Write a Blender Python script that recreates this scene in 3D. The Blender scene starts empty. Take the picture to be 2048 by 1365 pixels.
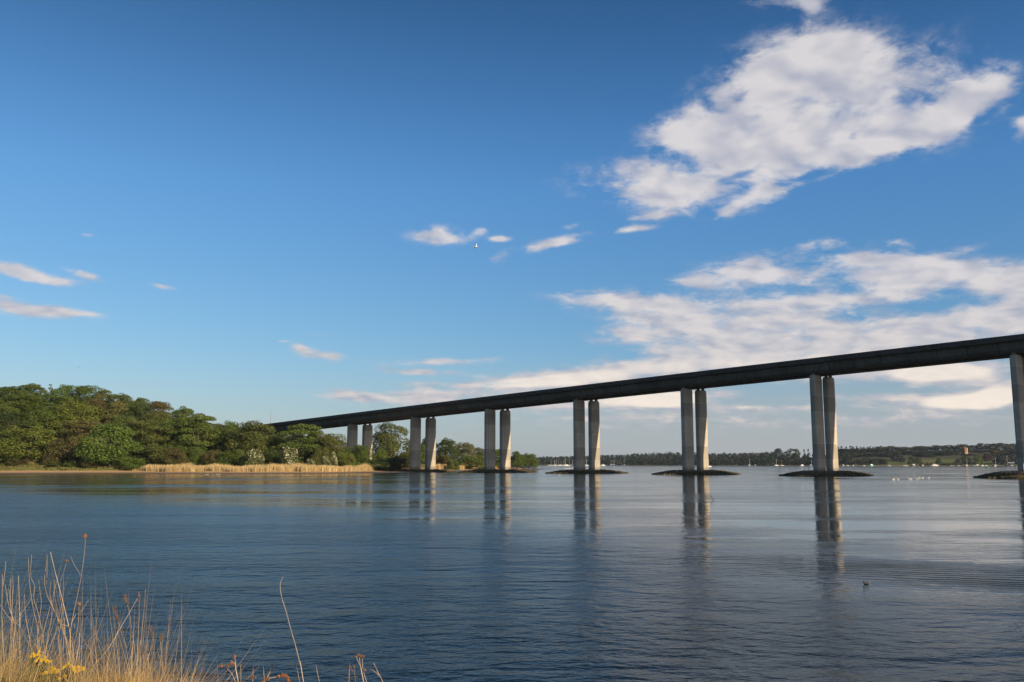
import bpy, math, random
import numpy as np
from mathutils import Vector, Matrix
R = math.radians
PI = math.pi
sc = bpy.context.scene
COL = sc.collection
F, HZ, HC = 1800.0, 927.3, 4.7                  # focal length in photo pixels, horizon row, eye height above the water
TH = math.atan((HZ - 682.5) / F)
rng = np.random.default_rng(7)
rnd = random.Random(11)

# ---------------------------------------------------------------- helpers
def ray(px, py):
    cx, up = (px - 1024) / F, (682.5 - py) / F
    return np.array([cx, math.cos(TH) - math.sin(TH) * up, math.sin(TH) + math.cos(TH) * up])
def on_water(px, py, z=0.0):
    r = ray(px, py); s = (z - HC) / r[2]; p = r * s; p[2] = z; return p
def at_depth(px, py, Y):
    r = ray(px, py); p = r * (Y / r[1]); p[2] += HC; return p
def sstep(x, a, b):
    t = np.clip((x - a) / (b - a), 0, 1); return t * t * (3 - 2 * t)

def tag(o, label=None, cat=None, group=None, kind=None):
    if label: o['label'] = label
    if cat: o['category'] = cat
    if group: o['group'] = group
    if kind: o['kind'] = kind
    return o
def empty(name, loc, rz=0.0, scale=None):
    o = bpy.data.objects.new(name, None); COL.objects.link(o)
    o.empty_display_size = 0.5
    o.location = loc; o.rotation_euler = (0, 0, rz)
    if scale is not None: o.scale = scale
    return o
def mobj(name, V, Fc, mat, parent=None, smooth=False, attr=None, mats=None, midx=None):
    me = bpy.data.meshes.new(name)
    V = np.asarray(V, dtype=np.float64)
    me.from_pydata(V.tolist(), [], [tuple(int(i) for i in f) for f in Fc])
    for m in (mats or [mat]): me.materials.append(m)
    if midx is not None: me.polygons.foreach_set('material_index', np.asarray(midx, dtype=np.int32))
    if smooth: me.polygons.foreach_set('use_smooth', np.ones(len(me.polygons), dtype=bool))
    if attr is not None:
        a = me.attributes.new('rnd', 'FLOAT', 'FACE'); a.data.foreach_set('value', np.asarray(attr, dtype=np.float32))
    me.update()
    o = bpy.data.objects.new(name, me); COL.objects.link(o)
    if parent: o.parent = parent
    return o
def children(o): return [c for c in COL.objects if c.parent == o]
def copy_thing(root, mats=None):
    c = root.copy(); COL.objects.link(c)
    for k in ('label', 'group'):
        if k in c: del c[k]
    for ch in list(root.children):
        d = ch.copy(); COL.objects.link(d); d.parent = c
        for g in list(ch.children):
            e = g.copy(); COL.objects.link(e); e.parent = d
    return c
def set_mat(o, m):
    if o.material_slots:
        o.material_slots[0].link = 'OBJECT'; o.material_slots[0].material = m
class MB:
    """collects simple solids for ONE mesh"""
    def __init__(s): s.V = []; s.F = []; s.M = []
    def add(s, V, Fc, m=0):
        b = len(s.V); s.V += [tuple(v) for v in V]; s.F += [tuple(i + b for i in f) for f in Fc]; s.M += [m] * len(Fc)
    def box(s, x0, x1, y0, y1, z0, z1, m=0):
        V = [(x0,y0,z0),(x1,y0,z0),(x1,y1,z0),(x0,y1,z0),(x0,y0,z1),(x1,y0,z1),(x1,y1,z1),(x0,y1,z1)]
        s.add(V, [(0,3,2,1),(4,5,6,7),(0,1,5,4),(1,2,6,5),(2,3,7,6),(3,0,4,7)], m)
    def tube(s, pts, rad, n=6, m=0, flat=1.0):
        pts = [np.array(p, float) for p in pts]; k = len(pts)
        if not hasattr(rad, '__len__'): rad = [rad] * k
        V = []; 
        for i, p in enumerate(pts):
            t = pts[min(i + 1, k - 1)] - pts[max(i - 1, 0)]; t /= (np.linalg.norm(t) + 1e-9)
            a = np.cross(t, [0, 0, 1.0]) if abs(t[2]) < 0.95 else np.cross(t, [0, 1.0, 0])
            a /= np.linalg.norm(a); b = np.cross(a, t)
            for j in range(n):
                w = 2 * PI * j / n
                V.append(p + rad[i] * (math.cos(w) * a + flat * math.sin(w) * b))
        Fc = [(i*n+j, i*n+(j+1)%n, (i+1)*n+(j+1)%n, (i+1)*n+j) for i in range(k-1) for j in range(n)]
        Fc += [tuple(range(n-1, -1, -1)), tuple(range((k-1)*n, k*n))]
        s.add(V, Fc, m)
    def loft(s, secs, m=0):
        n = len(secs[0]); V = [p for q in secs for p in q]
        Fc = [(i*n+j, i*n+(j+1)%n, (i+1)*n+(j+1)%n, (i+1)*n+j) for i in range(len(secs)-1) for j in range(n)]
        Fc += [tuple(range(n-1, -1, -1)), tuple(range((len(secs)-1)*n, len(secs)*n))]
        s.add(V, Fc, m)
    def blob(s, c, r, m=0, n=6, k=4, jit=0.0):
        V = [(c[0], c[1], c[2] - r[2])]
        for i in range(1, k):
            f = -PI/2 + PI * i / k
            for j in range(n):
                w = 2 * PI * j / n; q = 1 + jit * (rnd.random() - .5)
                V.append((c[0] + q*r[0]*math.cos(f)*math.cos(w), c[1] + q*r[1]*math.cos(f)*math.sin(w), c[2] + q*r[2]*math.sin(f)))
        V.append((c[0], c[1], c[2] + r[2])); T = len(V) - 1
        Fc = [(0, 1 + (j+1) % n, 1 + j) for j in range(n)]
        for i in range(k - 2):
            Fc += [(1+i*n+j, 1+i*n+(j+1)%n, 1+(i+1)*n+(j+1)%n, 1+(i+1)*n+j) for j in range(n)]
        Fc += [(1+(k-2)*n+j, 1+(k-2)*n+(j+1)%n, T) for j in range(n)]
        s.add(V, Fc, m)
    def build(s, name, mat, parent=None, smooth=False, mats=None):
        return mobj(name, s.V, s.F, mat, parent, smooth, mats=mats, midx=s.M if mats else None)

# ---------------------------------------------------------------- node helpers / materials
class NT:
    def __init__(s, tree): s.t = tree; s.n = tree.nodes; s.l = tree.links
    def node(s, typ, **kw):
        n = s.n.new(typ)
        for k, v in kw.items(): setattr(n, k, v)
        return n
    def put(s, sock, v):
        if hasattr(v, 'default_value') or isinstance(v, bpy.types.NodeSocket): s.l.new(v, sock)
        else:
            if hasattr(sock.default_value, '__len__') and len(sock.default_value) == 4 and len(v) == 3: v = (*v, 1)
            sock.default_value = v
    def math(s, op, a, b=0.0, c=None, clamp=False):
        n = s.node('ShaderNodeMath', operation=op, use_clamp=clamp); s.put(n.inputs[0], a)
        s.put(n.inputs[1], b)
        if c is not None: s.put(n.inputs[2], c)
        return n.outputs[0]
    def vmath(s, op, a, b=(0,0,0), out=0):
        n = s.node('ShaderNodeVectorMath', operation=op); s.put(n.inputs[0], a); s.put(n.inputs[1], b); return n.outputs[out]
    def noise(s, vec, scale, detail=4.0, rough=0.5, dist=0.0, out='Fac'):
        n = s.node('ShaderNodeTexNoise'); s.put(n.inputs['Vector'], vec); n.inputs['Scale'].default_value = scale
        n.inputs['Detail'].default_value = detail; n.inputs['Roughness'].default_value = rough; n.inputs['Distortion'].default_value = dist
        return n.outputs[out]
    def mapr(s, v, a, b, c=0.0, d=1.0, smooth=False):
        n = s.node('ShaderNodeMapRange', interpolation_type='SMOOTHSTEP' if smooth else 'LINEAR')
        for i, x in enumerate((v, a, b, c, d)): s.put(n.inputs[i], x)
        return n.outputs[0]
    def mix(s, f, a, b, typ='MIX'):
        n = s.node('ShaderNodeMix', data_type='RGBA', blend_type=typ); s.put(n.inputs[0], f); s.put(n.inputs[6], a); s.put(n.inputs[7], b); return n.outputs[2]
    def mapping(s, vec, loc=(0,0,0), rot=(0,0,0), scale=(1,1,1), typ='POINT'):
        n = s.node('ShaderNodeMapping', vector_type=typ); s.put(n.inputs[0], vec); n.inputs[1].default_value = loc; n.inputs[2].default_value = rot; n.inputs[3].default_value = scale
        return n.outputs[0]
    def sep(s, v):
        n = s.node('ShaderNodeSeparateXYZ'); s.put(n.inputs[0], v); return n.outputs
def new_mat(name):
    m = bpy.data.materials.new(name); m.use_nodes = True
    t = NT(m.node_tree); b = m.node_tree.nodes['Principled BSDF']; t.b = b
    t.geo = t.node('ShaderNodeNewGeometry'); t.pos = t.geo.outputs['Position']
    return m, t, b
def plain(name, col, rough=0.6, var=0.15, scale=3.0, bump=0.0, spec=0.3):
    m, t, b = new_mat(name)
    tc = t.node('ShaderNodeTexCoord').outputs['Object']
    n = t.noise(tc, scale, 4, .6)
    f = t.mapr(n, .3, .7, 1 - var, 1 + var)
    c = t.mix(1.0, (*col, 1), t.vmath('MULTIPLY', (1,1,1), t.node('ShaderNodeCombineXYZ').outputs[0]), 'MIX')
    v = t.vmath('SCALE', col); v.node.inputs[3].default_value = 1; t.put(v.node.inputs[3], f)
    t.put(b.inputs['Base Color'], v)
    b.inputs['Roughness'].default_value = rough; b.inputs['Specular IOR Level'].default_value = spec
    if bump:
        bn = t.node('ShaderNodeBump'); bn.inputs['Strength'].default_value = bump; bn.inputs['Distance'].default_value = .05
        t.put(bn.inputs['Height'], n); t.put(b.inputs['Normal'], bn.outputs[0])
    return m
def leaf_mat(name, col, col2=None, trans=0.3, var=0.24):
    """foliage: each leaf clump its own tint, each tree a slightly different hue"""
    m, t, b = new_mat(name)
    at = t.node('ShaderNodeAttribute', attribute_name='rnd').outputs['Fac']
    oi = t.node('ShaderNodeObjectInfo').outputs['Random']
    col2 = col2 or (col[0] * 1.28, col[1] * 1.12, col[2] * 1.1)
    c = t.mix(t.mapr(oi, 0, 1, 0.0, .65), col, col2)
    c = t.mix(t.mapr(t.noise(t.pos, .16, 2), .4, .68, 0, .55), c, (col2[0]*1.1, col2[1]*1.0, col2[2]))
    v = t.vmath('SCALE', c); t.put(v.node.inputs[3], t.mapr(at, 0, 1, 1 - var, 1 + var))
    t.put(b.inputs['Base Color'], v); b.inputs['Roughness'].default_value = .55; b.inputs['Specular IOR Level'].default_value = .25
    tr = t.node('ShaderNodeBsdfTranslucent'); t.put(tr.inputs[0], v)
    mx = t.node('ShaderNodeMixShader'); mx.inputs[0].default_value = trans
    t.l.new(b.outputs[0], mx.inputs[1]); t.l.new(tr.outputs[0], mx.inputs[2])
    t.l.new(mx.outputs[0], m.node_tree.nodes['Material Output'].inputs[0])
    return m

M = {}
M['leaf_green']  = leaf_mat('leaf_green', (.070, .108, .018))
M['leaf_bright'] = leaf_mat('leaf_bright', (.076, .130, .020))
M['leaf_yellow'] = leaf_mat('leaf_yellow', (.094, .128, .020))
M['leaf_olive']  = leaf_mat('leaf_olive', (.076, .098, .021))
M['leaf_brown']  = leaf_mat('leaf_brown',  (.086, .078, .024), (.095, .086, .028))
M['leaf_dark']   = leaf_mat('leaf_dark', (.042, .066, .016))
M['leaf_willow'] = leaf_mat('leaf_willow', (.094, .104, .028))
M['leaf_pine']   = leaf_mat('leaf_pine', (.014, .024, .014), trans=.15)
M['leaf_far']    = leaf_mat('leaf_far', (.020, .031, .015))
M['leaf_far_green'] = leaf_mat('leaf_far_green', (.036, .052, .017))
M['leaf_far_olive'] = leaf_mat('leaf_far_olive', (.040, .043, .020))
M['leaf_orange'] = leaf_mat('leaf_orange', (.17, .095, .025), (.18, .10, .03))
M['leaf_copper'] = leaf_mat('leaf_copper', (.055, .024, .017), (.06, .026, .018))
M['blossom'] = leaf_mat('blossom', (.42, .44, .28), (.45, .46, .33), trans=.2, var=.2)
M['bark'] = plain('bark', (.11, .085, .06), .9, .3, 5)
M['reed'] = leaf_mat('reed', (.40, .30, .135), (.46, .36, .18), trans=.25, var=.3)
M['white_gel'] = plain('white_gelcoat', (.44, .44, .43), .3, .03, spec=.5)
M['dark_hull'] = plain('dark_hull', (.02, .025, .035), .3, .1, spec=.5)
M['teal_hull'] = plain('teal_hull', (.10, .30, .34), .35, .1, spec=.5)
M['grey_hull'] = plain('grey_hull', (.35, .37, .40), .4, .1)
M['spar'] = plain('spar', (.50, .50, .48), .35, .05, spec=.5)
M['brown_sail'] = plain('brown_sail', (.35, .20, .08), .8, .1)
M['window_glass'] = plain('window_glass', (.02, .025, .03), .1, .05, spec=.6)
M['bird_white'] = plain('bird_white', (.46, .46, .44), .7, .04)
M['bird_dark'] = plain('bird_dark', (.012, .011, .010), .6, .2, 20)
M['bill_orange'] = plain('bill_orange', (.55, .22, .03), .5, .05)
M['steel'] = plain('galvanised_steel', (.16, .17, .17), .5, .1)
M['stick'] = plain('driftwood', (.05, .042, .035), .8, .2)
M['buoy_green'] = plain('buoy_green', (.02, .16, .07), .4, .05)

def concrete(name, col, band=0.0, streak=.25, joint=0):
    m, t, b = new_mat(name)
    p = t.pos
    big = t.noise(p, .12, 5, .6)
    fine = t.noise(p, 2.5, 4, .6)
    st = t.noise(t.mapping(p, scale=(1.1, 1.1, .035)), 1.0, 4, .6)
    v = t.math('MULTIPLY', t.mapr(big, .3, .7, .80, 1.18), t.mapr(st, .3, .7, 1 - streak, 1 + streak))
    v = t.math('MULTIPLY', v, t.mapr(fine, .25, .75, .92, 1.08))
    if band:
        z = t.sep(p)[2]
        fr = t.math('FRACT', t.math('DIVIDE', z, 6.1))
        lift = t.math('FLOOR', t.math('DIVIDE', z, 6.1))
        wn = t.node('ShaderNodeTexWhiteNoise', noise_dimensions='1D'); t.put(wn.inputs['W'], lift)
        v = t.math('MULTIPLY', v, t.mapr(wn.outputs[0], 0, 1, .80, 1.18))
        edge = t.math('LESS_THAN', fr, .035)
        v = t.math('MULTIPLY', v, t.mapr(edge, 0, 1, 1.0, 1.32))
        wl = t.mapr(t.math('ADD', z, t.math('MULTIPLY', t.math('SUBTRACT', fine, .5), 1.2)), 2.2, 3.4, .55, 1.0, True)                      # tide-wetted, algae-stained foot of the column
        v = t.math('MULTIPLY', v, wl)
    if joint:                                                         # cast segments along the deck, each a slightly different batch
        ax = t.math('DIVIDE', t.vmath('DOT_PRODUCT', p, (.72419815, -.68959194, 0), out='Value'), 9.8)
        wn = t.node('ShaderNodeTexWhiteNoise', noise_dimensions='1D'); t.put(wn.inputs['W'], t.math('FLOOR', ax))
        v = t.math('MULTIPLY', v, t.mapr(wn.outputs[0], 0, 1, .86, 1.14))
        v = t.math('MULTIPLY', v, t.mapr(t.math('LESS_THAN', t.math('FRACT', ax), .035), 0, 1, 1, .55))
    s = t.vmath('SCALE', col); t.put(s.node.inputs[3], v)
    t.put(b.inputs['Base Color'], s); b.inputs['Roughness'].default_value = .85; b.inputs['Specular IOR Level'].default_value = .25
    bn = t.node('ShaderNodeBump'); bn.inputs['Strength'].default_value = .25; bn.inputs['Distance'].default_value = .05
    t.put(bn.inputs['Height'], fine); t.put(b.inputs['Normal'], bn.outputs[0])
    return m
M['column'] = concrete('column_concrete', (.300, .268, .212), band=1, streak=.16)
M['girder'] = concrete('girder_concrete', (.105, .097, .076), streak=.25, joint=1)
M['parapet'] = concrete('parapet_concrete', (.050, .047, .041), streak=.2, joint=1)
M['asphalt'] = plain('asphalt', (.05, .05, .05), .9, .15)

# ---------------------------------------------------------------- camera
cam = bpy.data.cameras.new('camera'); co = bpy.data.objects.new('camera', cam); COL.objects.link(co)
co.location = (0, 0, HC); co.rotation_euler = (PI / 2 + TH, 0, 0)
cam.sensor_width = 36; cam.lens = 36 * F / 2048; cam.clip_start = .1; cam.clip_end = 30000
sc.camera = co

# ---------------------------------------------------------------- bridge line (axis e, transverse n, origin O)
EX = np.array([.72419815, -.68959194]); NX = np.array([.68959194, .72419815]); OX = np.array([-50.4936, 513.8679])
def bp(s, u, z): p = OX + EX * s + NX * u; return (p[0], p[1], z)
def ztop(s): return 36.54 + .03607 * s - 1.18e-5 * s * s
PIERS = [-118.0, -59.0, 0.0, 59.3, 119.0, 178.7, 237.0, 307.0]

# ---------------------------------------------------------------- sun and sky
EL = R(21.0)
kt = .20                                               # sun's push across the bridge per unit of height
St = kt * math.sin(EL); Sa = math.sqrt(math.cos(EL) ** 2 - St ** 2)
sx, sy = EX * Sa + NX * St
SUN = Vector((sx, sy, math.sin(EL)))
sl = bpy.data.lights.new('sun', 'SUN'); sl.energy = 5.0; sl.angle = R(.5); sl.color = (1.0, .80, .56)
so = bpy.data.objects.new('sun', sl); COL.objects.link(so); so.rotation_euler = SUN.to_track_quat('Z', 'Y').to_euler(); so.location = (40, -30, 60)

w = bpy.data.worlds.new('World'); sc.world = w; w.use_nodes = True
t = NT(w.node_tree); t.n.clear()
out = t.node('ShaderNodeOutputWorld')
sky = t.node('ShaderNodeTexSky', sky_type='NISHITA'); sky.sun_disc = False
sky.sun_elevation = EL; sky.sun_rotation = math.atan2(SUN.x, SUN.y)
sky.altitude = 0; sky.air_density = 1.0; sky.dust_density = .6; sky.ozone_density = 2.2
SKY_S = .090
EXPO = .80; DIM = 2 ** -EXPO                       # exposed most of a stop up; sky strengths set against that
bg = t.node('ShaderNodeBackground'); bg.inputs[1].default_value = SKY_S * DIM
d = t.node('ShaderNodeTexCoord').outputs['Generated']
dx, dy, dz = t.sep(d)
az = t.math('ARCTAN2', dx, dy); el = t.math('ARCSINE', dz)
cmb = t.node('ShaderNodeCombineXYZ'); t.put(cmb.inputs[0], az); t.put(cmb.inputs[1], el)
AE = cmb.outputs[0]
CLOUDS = [  # px, py, rx, ry, rot, amount
 (1600,118,120,52,-4,1.0),(1690,172,95,62,12,1.0),(1520,185,95,42,6,.8),(1570,232,110,50,-8,.9),(1480,272,120,42,-8,.85),(1360,255,75,32,-10,.75),(1400,290,80,25,10,.5),
 (1310,368,132,42,4,.95),(1400,380,70,35,0,.7),(1640,262,110,52,-8,.9),(1590,312,120,34,-12,.75),(1700,320,80,24,-12,.6),(1790,248,95,38,4,.95),(1880,255,75,28,-14,.9),
 (1915,215,42,24,-45,.7),(1975,185,55,26,15,.75),(2000,150,40,34,60,.45),(1850,130,75,55,0,.42),(1520,392,80,20,-20,.8),(1450,425,45,10,-28,.6),(1310,432,50,8,-4,.5),
 (1560,6,75,14,6,.6),(1625,14,26,22,40,.75),(1440,190,16,12,-30,.7),(1690,75,60,20,20,.35),
 (2052,255,18,22,0,1.0),
 (868,468,46,15,-6,.95),(905,482,34,12,-8,.85),(960,462,20,9,-25,.6),(1105,487,60,10,-12,.95),(1150,452,26,7,-8,.5),(1185,455,12,15,20,.35),(1262,459,42,7,-4,.8),(1000,478,22,6,0,.65),(998,518,24,11,-30,.65),
 (20,536,40,11,6,.85),(85,558,55,9,4,.85),(165,548,36,7,14,.65),(45,618,85,13,4,.95),(140,626,60,6,0,.7),(15,593,30,5,0,.45),(322,573,24,6,4,.5),(175,470,14,4,0,.3),
 (602,697,19,9,4,1.0),(655,712,52,10,6,1.0),(640,668,26,5,-5,.5),(566,683,18,3,0,.4),(880,724,110,8,-2,.75),(840,744,80,7,2,.8),(760,796,130,13,3,.8),(850,770,90,6,0,.35),(1030,768,160,14,-2,.95),(900,790,130,9,0,.4),
 (1510,548,110,32,0,1.0),(1395,565,50,9,4,.5),(1240,605,125,23,5,1.0),(1375,622,90,22,8,.8),(1300,640,80,10,4,.4),(1650,488,55,12,0,.5),(1785,488,40,9,5,.45),(1905,505,60,9,-8,.5),
 (1760,520,75,16,4,.85),(1790,550,130,28,4,.9),(1950,555,110,28,6,.95),(2040,560,70,26,0,.85),(1580,602,120,13,0,.75),(1700,600,120,18,-2,.65),(2040,612,40,12,0,.6),
 (1300,665,120,17,-3,.95),(1480,650,120,24,0,.75),(1640,655,150,26,0,.7),(1850,650,160,20,-2,.8),(2020,645,90,26,0,.95),(1440,690,160,18,-3,.7),(1650,700,200,22,-3,.75),(1850,690,160,22,-6,.7),
 (1340,730,180,24,-5,.8),(1150,752,150,18,-4,.75),(1550,725,160,26,-4,.7),
 (1340,800,72,18,0,1.35),(1245,800,95,15,0,.95),(1150,815,90,9,0,.45),(1490,814,30,6,0,.55),(1430,790,60,10,0,.5),(1180,838,120,6,0,.3),(1000,815,150,8,0,.4),(1560,815,200,7,0,.45),(1300,770,140,12,-2,.7),
 (1700,752,120,13,-2,.8),(1850,746,56,22,-3,1.4),(1955,745,80,24,4,1.1),(1640,795,60,6,0,.5),(1770,795,80,7,0,.6),(1895,804,66,16,0,1.25),(1985,796,40,22,-8,1.3),(2040,790,30,16,0,.6),
 (1300,842,350,22,0,.36),(1800,835,300,24,0,.36),(1000,806,260,20,-2,.38),
 (1605,278,48,10,-8,-1.1),(1482,350,52,9,-15,-.55),(1488,190,26,13,-20,-.8),(1625,350,60,7,-12,-.6),(1705,272,16,14,0,-.8),
]
S = None
for (px, py, rx, ry, rot, amp) in CLOUDS:
    r = ray(px, py); r /= np.linalg.norm(r)
    a0, e0 = math.atan2(r[0], r[1]), math.asin(r[2])
    k = 1 / F
    ci = t.node('ShaderNodeCombineXYZ'); t.put(ci.inputs[0], az); t.put(ci.inputs[1], el)
    if S is not None: t.put(ci.inputs[2], S)              # evaluated one after the other: the shader stack is small
    mp = t.mapping(ci.outputs[0], (a0, e0, 0), (0, 0, -R(rot)), (rx * k * 1.0, ry * k * 1.0, 1e6), 'TEXTURE')
    ln = t.vmath('DOT_PRODUCT', mp, mp, out='Value')
    g = t.math('MULTIPLY', t.math('POWER', 2.71828, t.math('MULTIPLY', ln, -1.0)), amp)
    S = g if S is None else t.math('ADD', S, g)
SRAW = S; S = t.math('MINIMUM', t.math('MULTIPLY', S, .92), .98)
# noise laid out on the flat cloud layer, so it thins to streaks towards the horizon
dn = t.math('ADD', t.math('MAXIMUM', dz, 0.0), .25)
cv = t.node('ShaderNodeCombineXYZ'); t.put(cv.inputs[0], t.math('DIVIDE', dx, dn)); t.put(cv.inputs[1], t.math('DIVIDE', dy, dn)); CV = cv.outputs[0]
warp = t.vmath('SCALE', t.vmath('SUBTRACT', t.noise(CV, 7, 3, out='Color'), (.5, .5, .5))); warp.node.inputs[3].default_value = .07
CVw = t.vmath('ADD', CV, warp)
n1 = t.noise(CVw, 8.0, 8, .54)
l1 = t.noise(CVw, 9.5, 2.5, .5); l2 = t.noise(t.vmath('ADD', CVw, (.028, -.034, 0)), 9.5, 2.5, .5)
fil = t.noise(CVw, 34, 5, .62)
rough = t.math('ADD', t.math('MULTIPLY', t.math('SUBTRACT', n1, .5), t.mapr(el, .04, .32, 2.1, 2.5)), t.math('MULTIPLY', t.math('MULTIPLY', t.math('SUBTRACT', fil, .5), t.mapr(el, .05, .30, .5, 1.35)), t.mapr(S, .35, .95, 1.0, .22)))
dens = t.math('ADD', S, t.math('MULTIPLY', rough, t.mapr(S, 0, .5, .15, 1.0)))
alpha = t.mapr(dens, .08, .90, 0, .95, True)
# light side: the cloud edge turned to the sun (up, right) is brighter than the body
relief = t.math('MULTIPLY', t.math('SUBTRACT', l1, l2), t.mapr(el, .05, .30, 2.2, 3.4))
lit = t.math('ADD', t.mapr(dens, .2, 1.2, .40, .70), relief)
lit = t.math('ADD', lit, t.math('MULTIPLY', t.math('SUBTRACT', fil, .5), .12), clamp=True)
ccol = t.mix(lit, (.46, .475, .56), (.72, .69, .70))
lowc = t.mix(lit, (.41, .44, .52), (.72, .64, .60))
brt = t.math('MULTIPLY', t.mapr(SRAW, .85, 1.25, 0, 1, True), t.mapr(el, .095, .125, 1, 0, True))
lowc = t.mix(t.math('MULTIPLY', brt, .85), lowc, (1.10, .95, .78))
ccol = t.mix(t.mapr(el, .03, .20, 1, 0), ccol, lowc)
cb = t.node('ShaderNodeBackground'); t.put(cb.inputs[0], ccol); cb.inputs[1].default_value = DIM
SKYC = sky.outputs[0]
# photographic grade of the sky: polarised deep blue overhead, clean horizon
rr_, gg_, bb_ = t.sep(SKYC)
def grade(ch, ref, val, ex): return t.math('MULTIPLY', t.math('POWER', t.math('MULTIPLY', ch, SKY_S / ref), ex), val / SKY_S)
gc = t.node('ShaderNodeCombineXYZ')
t.put(gc.inputs[0], grade(rr_, .381, .296, 1.3)); t.put(gc.inputs[1], grade(gg_, .552, .545, .98)); t.put(gc.inputs[2], grade(bb_, .631, .737, .75))
hz = t.math('MULTIPLY', t.mapr(el, 0.0, .13, 1, 0, True), t.mapr(az, -.30, .25, .25, .85, True))
skyg = t.mix(hz, gc.outputs[0], (.445 / SKY_S, .462 / SKY_S, .480 / SKY_S))
pol = t.vmath('SCALE', skyg); t.put(pol.node.inputs[3], t.math('MULTIPLY', t.mapr(el, .30, .52, 1.20, .68), t.mapr(el, .06, .36, .82, 1.0))); skyg = pol
# extra warm glow added to the sky round the unseen sun, brightening column faces
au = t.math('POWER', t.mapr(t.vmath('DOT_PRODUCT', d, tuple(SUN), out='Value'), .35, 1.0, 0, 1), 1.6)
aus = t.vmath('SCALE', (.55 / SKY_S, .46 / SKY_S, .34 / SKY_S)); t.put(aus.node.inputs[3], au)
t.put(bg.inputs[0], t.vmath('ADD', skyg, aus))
ms = t.node('ShaderNodeMixShader'); t.put(ms.inputs[0], alpha); t.l.new(bg.outputs[0], ms.inputs[1]); t.l.new(cb.outputs[0], ms.inputs[2])
t.l.new(ms.outputs[0], out.inputs[0])
w.cycles.sampling_method = 'MANUAL'; w.cycles.sample_map_resolution = 512

# ---------------------------------------------------------------- water
def water_material():
    m, t, b = new_mat('river_water')
    p = t.pos; x, y, z = t.sep(p)
    b.inputs['Base Color'].default_value = (.004, .009, .011, 1)
    b.inputs['IOR'].default_value = 1.333; b.inputs['Roughness'].default_value = .03; b.inputs['Specular IOR Level'].default_value = .40
    # the edge of the breeze: calm water lies beyond a line running out from the left bank
    wob = t.math('MULTIPLY', t.math('SUBTRACT', t.noise(p, .022, 3), .5), 46)
    edge = t.math('ADD', t.math('SUBTRACT', y, t.math('ADD', 58, t.math('SUBTRACT', t.math('MULTIPLY', x, -1.12), t.mapr(x, 2, 14, 0, 14, True)))), wob)
    calm = t.mapr(edge, -14, 22, 0, 1, True)
    strk = t.noise(t.mapping(p, scale=(.006, .03, 1), rot=(0, 0, R(8))), 1.0, 4, .6)
    strk2 = t.noise(t.mapping(p, scale=(.035, .11, 1), rot=(0, 0, R(-5))), 1.0, 4, .65)
    patch = t.math('MULTIPLY', t.mapr(strk, .42, .60, .4, 1.2, True), t.mapr(strk2, .36, .62, .35, 1.5, True))
    near_patch = t.mapr(strk2, .36, .62, 1.0, 1.7, True)
    t.put(b.inputs['Roughness'], t.mapr(calm, 0, 1, .20, t.mapr(patch, .2, 1.6, .05, .17)))   # ripples too small to see singly
    amp = t.mapr(calm, 0, 1, near_patch, t.math('MULTIPLY', patch, t.math('MULTIPLY', t.mapr(y, 40, 200, .50, .30), t.mapr(x, 12, 20, 1.0, .55, True))))
    # wave trains: short wind ripples crossing a longer swell
    q1 = t.mapping(p, rot=(0, 0, R(-24)), scale=(.75, 1.25, 1))
    q2 = t.mapping(p, rot=(0, 0, R(22)), scale=(.85, 1.2, 1))
    r1 = t.noise(q1, 5.2, 3, .55, .3); r2 = t.noise(q2, 1.5, 3, .5, .4); r3 = t.noise(t.mapping(p, rot=(0, 0, R(-8)), scale=(.4, 1, 1)), .20, 3, .5)
    r4 = t.noise(t.mapping(p, rot=(0, 0, R(11)), scale=(.85, 1.1, 1)), .50, 3, .5, .3)
    h = t.math('ADD', t.math('MULTIPLY', r1, .026), t.math('ADD', t.math('MULTIPLY', r2, .095), t.math('ADD', t.math('MULTIPLY', r3, .10), t.math('MULTIPLY', r4, .15))))
    h = t.math('MULTIPLY', h, amp)
    # wake-like swell running in from the right
    sw = t.node('ShaderNodeTexWave', wave_type='BANDS', bands_direction='Y', wave_profile='SIN')
    t.put(sw.inputs['Vector'], t.mapping(p, rot=(0, 0, R(17)))); sw.inputs['Scale'].default_value = .42
    sw.inputs['Distortion'].default_value = 7.5; sw.inputs['Detail'].default_value = 2; sw.inputs['Detail Scale'].default_value = .5
    e2 = t.math('ABSOLUTE', t.math('SUBTRACT', y, t.math('ADD', 51, t.math('MULTIPLY', x, -.62))))
    swm = t.math('MULTIPLY', t.mapr(e2, 0, 9, 1, 0, True), t.mapr(x, 0, 16, .12, 1, True))
    h = t.math('ADD', h, t.math('MULTIPLY', t.math('MULTIPLY', sw.outputs['Fac'], swm), .065))
    bn = t.node('ShaderNodeBump'); bn.inputs['Strength'].default_value = 1.0; bn.inputs['Distance'].default_value = 1.0
    t.put(bn.inputs['Height'], h); t.put(b.inputs['Normal'], bn.outputs[0])
    return m
M['water'] = water_material()
V = [(-9000, -60, 0), (9000, -60, 0), (9000, 14000, 0), (-9000, 14000, 0)]
tag(mobj('water', V, [(0, 1, 2, 3)], M['water']), kind='structure')

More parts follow.
